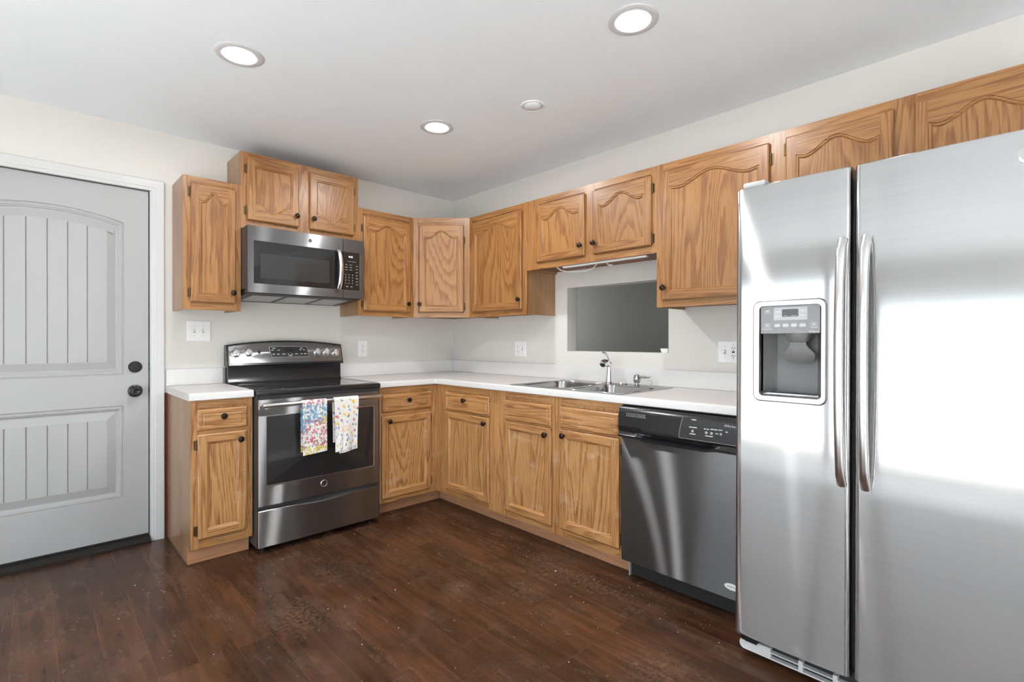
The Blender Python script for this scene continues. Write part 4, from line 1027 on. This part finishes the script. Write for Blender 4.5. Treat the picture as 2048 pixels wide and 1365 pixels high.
# ------------------------------------------------------------------ fridge
def fridge():
    t = thing('refrigerator', 'large side-by-side stainless refrigerator with ice and water dispenser at right', 'refrigerator', (-0.857, -2.8629, 0), RIGHT)
    t.rotation_euler = (math.radians(-0.6), 0, RIGHT)
    W, ZB, ZT = 0.908, 0.098, 1.757
    b = MB(); b.box(0.004, W-0.004, 0.078, 0.80, 0.035, 1.735, 0, 0.004); b.done('cabinet', [greyS], t)
    for x, y in ((0.06, 0.12), (W-0.06, 0.12), (0.06, 0.72), (W-0.06, 0.72)):
        b = MB(); b.lathe([(0.0, 0.0), (0.022, 0.0), (0.022, 0.0345), (0.0, 0.0345)], (x, y, 0.001+(y-0.05)*0.0105), 'z', 16); b.done('foot', [blackM], t)
    DXH = (0.0855, 0.2885, 0.985, 1.318)      # dispenser hole in the left door
    def door(x0, x1, hole):
        b = MB(); n = 28; R = 0.016
        def prof(x):
            e = min(x-x0, x1-x); e = max(e, 0); c = (x-(x0+x1)/2)/((x1-x0)/2)
            bow = -0.004*(1-c*c)
            if e < R: return bow+R-math.sqrt(max(0, R*R-(R-e)**2))
            return bow
        xs = [x0+R*(1-math.cos(PI/2*i/6)) for i in range(7)]; xs += [x0+R+(x1-x0-2*R)*i/n for i in range(1, n)]; xs += [x1-R*(1-math.cos(PI/2*i/6)) for i in range(6, -1, -1)]
        if hole: xs += [hole[0], hole[1]]
        xs = sorted(set(round(x, 5) for x in xs))
        zs = [ZB, ZB+0.004, ZB+0.012]+([hole[2], hole[3]] if hole else [0.9])+[ZT-0.012, ZT-0.004, ZT]
        def zoff(z):
            e = min(z-ZB, ZT-z); return 0.010-math.sqrt(max(0, 0.010**2-(0.010-min(e, 0.010))**2)) if e < 0.010 else 0.0
        grid = [[b.bm.verts.new((x, prof(x)+zoff(z), z)) for x in xs] for z in zs]
        for j in range(len(zs)-1):
            for i in range(len(xs)-1):
                if hole and xs[i] >= hole[0]-1e-6 and xs[i+1] <= hole[1]+1e-6 and zs[j] >= hole[2]-1e-6 and zs[j+1] <= hole[3]+1e-6: continue
                b.bm.faces.new((grid[j][i], grid[j][i+1], grid[j+1][i+1], grid[j+1][i]))
        back = [[b.bm.verts.new((x, 0.072, z)) for x in (x0, x1)] for z in zs]
        for j in range(len(zs)-1):
            b.bm.faces.new((grid[j][0], grid[j+1][0], back[j+1][0], back[j][0])); b.bm.faces.new((grid[j][-1], back[j][1], back[j+1][1], grid[j+1][-1]))
        b.bm.faces.new([*grid[0], back[0][1], back[0][0]]); b.bm.faces.new([*grid[-1], back[-1][1], back[-1][0]])
        b.bm.faces.new((back[0][0], back[0][1], back[-1][1], back[-1][0])) if not hole else None
        return b.done('door', [steelF], t, ang=40)
    dl = door(0.0, 0.3665, DXH); dr = door(0.3775, W, None)
    # bow handles
    for d, xc, s in ((dl, 0.347, -1), (dr, 0.412, 1)):
        b = MB(); P = []; R = []
        for i in range(25):
            u = i/24; z = 0.722+0.796*u
            bow = math.sin(PI*u)**0.45 if 0 < u < 1 else 0
            P.append((xc, -0.010-0.050*bow, z)); R.append(0.0135 if 0.06 < u < 0.94 else 0.0145)
        b.tube(P, R, 16, flat=0.75, up=(0, 1, 0))
        b.done('handle', [steelH], d)
    b = MB(); b.lathe([(0.0, 0.0), (0.024, 0.0), (0.024, 0.002), (0.021, 0.0035), (0.0, 0.0035)], (0.770, -0.0032, 1.686), 'y', 30, 0)
    b.lathe([(0.0, 0.0), (0.019, 0.0), (0.019, 0.0004), (0.0, 0.0004)], (0.770, -0.0068, 1.686), 'y', 30, 1); b.text('GE', 0.770, -0.0076, 1.686, 0.017, 0, shear=0.3)
    b.done('badge', [steelH, greyL], dr)
    # dispenser
    x0, x1, z0, z1 = 0.075, 0.300, 0.979, 1.326
    b = MB(); out = rrect(0.064, 0.304, 0.971, 1.333, 0.026, 6); yb = -0.004
    def arc_top(lp):
        return [(p[0], p[1]+(0.004*(1-((p[0]-0.1875)/0.1125)**2) if p[1] > 1.2 else -0.004*(1-((p[0]-0.1875)/0.1125)**2))) for p in lp]
    out = arc_top(out); a = inset(out, 0.006); e = rrect(0.0925, 0.2825, 0.996, 1.309, 0.010, 6); c = inset(e, -0.004)
    b.loft([[(p[0], yb+0.003, p[1]) for p in out], [(p[0], yb-0.006, p[1]) for p in a], [(p[0], yb-0.006, p[1]) for p in c], [(p[0], yb+0.004, p[1]) for p in e], [(p[0], 0.020, p[1]) for p in e]])
    dp = b.done('dispenser', [greyL], t, ang=40)
    dp.data.materials[0] = bezelM
    X0, X1, Z0, Z1, ZP = x0+0.0175, x1-0.0175, z0+0.014, z1-0.013, 1.214
    b = MB()   # recess: rounded back, floor, ceiling
    m = 20; arc = []
    for i in range(m+1):
        u = i/m; x = X0+(X1-X0)*u; q = abs(2*u-1); arc.append((x, 0.020+0.075*(1-q**4)))
    b.loft([[(p[0], p[1], Z0) for p in arc], [(p[0], p[1], ZP) for p in arc]], 0, False)
    b.face([(p[0], p[1], ZP) for p in arc]+[(X1, 0.0, ZP), (X0, 0.0, ZP)], 0); b.face([(p[0], p[1], Z0) for p in arc]+[(X1, 0.0, Z0), (X0, 0.0, Z0)], 0)
    for x in (X0, X1): b.face([(x, 0.0, Z0), (x, 0.021, Z0), (x, 0.021, ZP), (x, 0.0, ZP)], 0)
    b.done('recess', [greyP], dp, ang=40)
    b = MB()
    b.box(X0+0.004, X1-0.004, 0.0, 0.075, Z0+0.001, Z0+0.010, 0, 0.003)
    for k in range(9): b.box(X0+0.025+k*0.0165, X0+0.033+k*0.0165, 0.010, 0.06, Z0+0.0101, Z0+0.0106, 1)
    b.done('drip_tray', [greyP, blackM], dp, False)
    b = MB(); b.box(X0, X1, yb-0.0015, 0.018, ZP, Z1+0.004, 0, 0.001); cp = b.done('control_panel', [greyP], dp)
    b = MB(); yy = yb-0.0018
    q = lambda a0, a1, c0, c1, o, mi: b.face([(p[0], yy-o, p[1]) for p in rrect(a0, a1, c0, c1, 0.003, 3)], mi)
    q(0.136, 0.244, 1.261, 1.306, 0.0002, 0); q(0.164, 0.216, 1.273, 1.299, 0.0006, 1)
    for x, z in ((0.1495, 1.291), (0.1495, 1.275), (0.2305, 1.292), (0.2305, 1.276)): b.face([(x-0.008, yy-0.0006, z-0.001), (x+0.008, yy-0.0006, z-0.001), (x+0.008, yy-0.0006, z+0.001), (x-0.008, yy-0.0006, z+0.001)], 2)
    b.text('Freezer', 0.176, yy-0.0010, 1.2765, 0.0038, 2); b.text('Refrigerator', 0.203, yy-0.0010, 1.2765, 0.0038, 2)
    b.done('display', [greyL, blackG, legend], cp, False)
    for xa in (0.138, 0.1645, 0.1915, 0.2185):
        b = MB(); lp = rrect(xa, xa+0.0225, 1.235, 1.2495, 0.004, 3)
        b.loft([[(p[0], yy, p[1]) for p in lp], [(p[0], yy-0.0015, p[1]) for p in inset(lp, 0.001)]], 0, True, False, True)
        b.face([(xa+0.005, yy-0.0017, 1.2412), (xa+0.0175, yy-0.0017, 1.2412), (xa+0.0175, yy-0.0017, 1.2436), (xa+0.005, yy-0.0017, 1.2436)], 1)
        b.done('button', [greyL, legend], cp)
    b = MB()
    for xa, za in ((0.105, 1.285), (0.105, 1.235), (0.253, 1.236)):
        lp = rrect(xa, xa+0.021, za, za+0.015, 0.004, 3)
        b.loft([[(p[0], yy-0.0002, p[1]) for p in lp], [(p[0], yy-0.0002, p[1]) for p in inset(lp, 0.0007)]], 0, True)
        for dz in (0.005, 0.0092): b.face([(xa+0.005, yy-0.0003, za+dz), (xa+0.016, yy-0.0003, za+dz), (xa+0.016, yy-0.0003, za+dz+0.002), (xa+0.005, yy-0.0003, za+dz+0.002)])
    b.box(0.096, 0.130, yy-0.0003, yy, 1.2295, 1.2308); b.box(0.254, 0.277, yy-0.0003, yy, 1.2325, 1.2338)
    b.text('Adora', 0.262, yy-0.0004, 1.2205, 0.0115, 0, shear=0.35)
    b.done('panel_legend', [legend], cp, False)
    b = MB(); b.lathe([(0.0, 0.0), (0.047, 0.0), (0.046, -0.004), (0.036, -0.024), (0.033, -0.028), (0.0, -0.028)], (0.203, 0.028, ZP), 'z', 30)
    for v in b.bm.verts: v.co.y = 0.034+(v.co.y-0.028)*0.62
    b.done('nozzle', [greyP], dp)
    # paddle
    b = MB(); prof = [(0.026, 1.186), (0.027, 1.176), (0.034, 1.164), (0.047, 1.150), (0.052, 1.143), (0.052, 1.128), (0.046, 1.120), (0.030, 1.113), (0.0, 1.110)]
    lp = [(0.203+u, z) for u, z in prof]+[(0.203-u, z) for u, z in reversed(prof[:-1])]
    front = lambda p: 0.030+0.35*(1.186-p[1])*0.6+0.10*abs(p[0]-0.203)**1.3
    b.loft([[(p[0], front(p)+0.006, p[1]) for p in lp], [(p[0], front(p), p[1]) for p in lp], [(p[0], front(p)-0.0012, p[1]) for p in inset(lp, -0.002)]], 0, True, True, True)
    b.done('paddle', [greyP], dp)
    # hinge covers and base grille
    for xa in (0.02, W-0.10):
        b = MB(); b.box(xa, xa+0.08, 0.012, 0.14, 1.7575, 1.778, 0, 0.006, 2); b.done('hinge_cover', [greyL], t)
    b = MB(); zg0, zg1, yg = 0.028, 0.068, 0.045
    lp = rrect(0.003, 0.115, zg0, zg1, 0.018, 5)
    lp = [(min(p[0], 0.115), p[1]) for p in lp]
    lp = [p if p[0] < 0.06 else ((0.113), zg0 if p[1] < 0.048 else zg1) for p in lp]
    seen = []; [seen.append(p) for p in lp if p not in seen]
    b.loft([[(p[0], yg, p[1]) for p in seen], [(p[0], yg+0.02, p[1]) for p in seen]], 0, True, True, True)
    b.box(0.113, W-0.113, yg, yg+0.02, 0.028, 0.033); b.box(0.113, W-0.113, yg, yg+0.02, 0.050, 0.054)
    for x in (0.205, 0.310, 0.42, 0.53, 0.64, 0.75): b.box(x, x+0.014, yg-0.001, yg+0.02, 0.028, 0.068)
    b.box(W-0.113, W-0.003, yg, yg+0.02, 0.028, 0.068)
    b.done('base_grille', [grilleM], t, False)
    b = MB(); b.box(0.02, W-0.02, 0.066, 0.077, 0.024, 0.098); b.done('grille_shadow_box', [blackM], t, False)
    b = MB(); b.box(0.030, 0.075, 0.018, 0.05, 0.072, 0.092, 0, 0.003); b.box(0.012, 0.03, 0.03, 0.05, 0.066, 0.084, 0, 0.004); b.done('lower_hinge', [blackP], t)
    return t
fridge()

# ------------------------------------------------------------------ ceiling lights
def downlight(label, x, y):
    t = thing('recessed_light', label, 'ceiling light', (x, y, ZC), 0, 'recessed ceiling lights')
    b = MB(); b.lathe([(0.096, 0.0), (0.097, -0.003), (0.092, -0.006), (0.070, -0.006), (0.064, -0.0045), (0.058, -0.001)], seg=44, cap=False)
    b.done('trim_ring', [ringM], t, ang=50)
    b = MB(); b.lathe([(0.0, -0.0012), (0.0585, -0.0012), (0.0585, -0.0008), (0.0, -0.0008)], seg=36); b.done('diffuser', [lampE], t)
    L = bpy.data.lights.new('lamp', 'AREA'); L.shape = 'DISK'; L.size = 0.110; L.energy = CAN_POWER; L.color = (1.0, 0.995, 0.985)
    o = bpy.data.objects.new('lamp', L); COL.objects.link(o); o.parent = t; o.location = (0, 0, -0.0025)
downlight('lit recessed ceiling light nearest the entry door, upper left', -2.093, -1.226)
downlight('lit recessed ceiling light nearest the corner, the smallest of the lit ones', -1.031, -1.208)
downlight('lit recessed ceiling light in front of the fridge, top centre', -1.053, -2.552)
t = thing('ceiling_cover', 'small unlit round white cover plate on the ceiling', 'ceiling cover', (-0.819, -1.784, ZC))
b = MB(); b.lathe([(0.064, 0.0), (0.064, -0.004), (0.060, -0.007), (0.056, -0.007), (0.055, -0.003)], seg=36, cap=False); b.done('ring', [whiteP], t, ang=50)
b = MB(); b.lathe([(0.0, -0.009), (0.040, -0.009), (0.043, -0.006), (0.044, -0.0005), (0.0545, -0.0005)], seg=36, cap=False); b.done('centre_disc', [ceilM], t, ang=50)

# ------------------------------------------------------------------ crumbs on the floor
b = MB(); rs = random.Random(21)
def crumb(x, y, s):
    c = Vector((x, y, s*0.4)); a = rs.uniform(0, 6)
    P = [c+Vector((s*math.cos(a+2*PI*k/5)*rs.uniform(0.6, 1.2), s*math.sin(a+2*PI*k/5)*rs.uniform(0.4, 1.0), -s*0.4)) for k in range(5)]
    top = b.bm.verts.new(c+Vector((0, 0, s*0.35))); vs = [b.bm.verts.new(p) for p in P]
    for k in range(5): b.bm.faces.new((vs[k], vs[(k+1) % 5], top))
for _ in range(150):
    x, y = rs.uniform(-2.75, -0.62), rs.uniform(-2.9, -0.7)
    if x < -1.85 and y > -0.75: continue
    crumb(x, y, rs.choice([0.0012, 0.0016, 0.002, 0.002, 0.003]))
for _ in range(60): crumb(rs.gauss(-0.72, 0.05), rs.uniform(-2.7, -0.8), rs.uniform(0.001, 0.0022))
for x, y, s in ((-2.06, -2.02, 0.007), (-1.50, -1.53, 0.005), (-0.80, -1.93, 0.006), (-2.39, -0.62, 0.004), (-2.30, -0.79, 0.003)): crumb(x, y, s)
o = b.done('crumbs', [crumbM], None, False); o['kind'] = 'stuff'
tag(o, 'pale crumbs and dust specks scattered over the dark wood floor', 'crumbs')
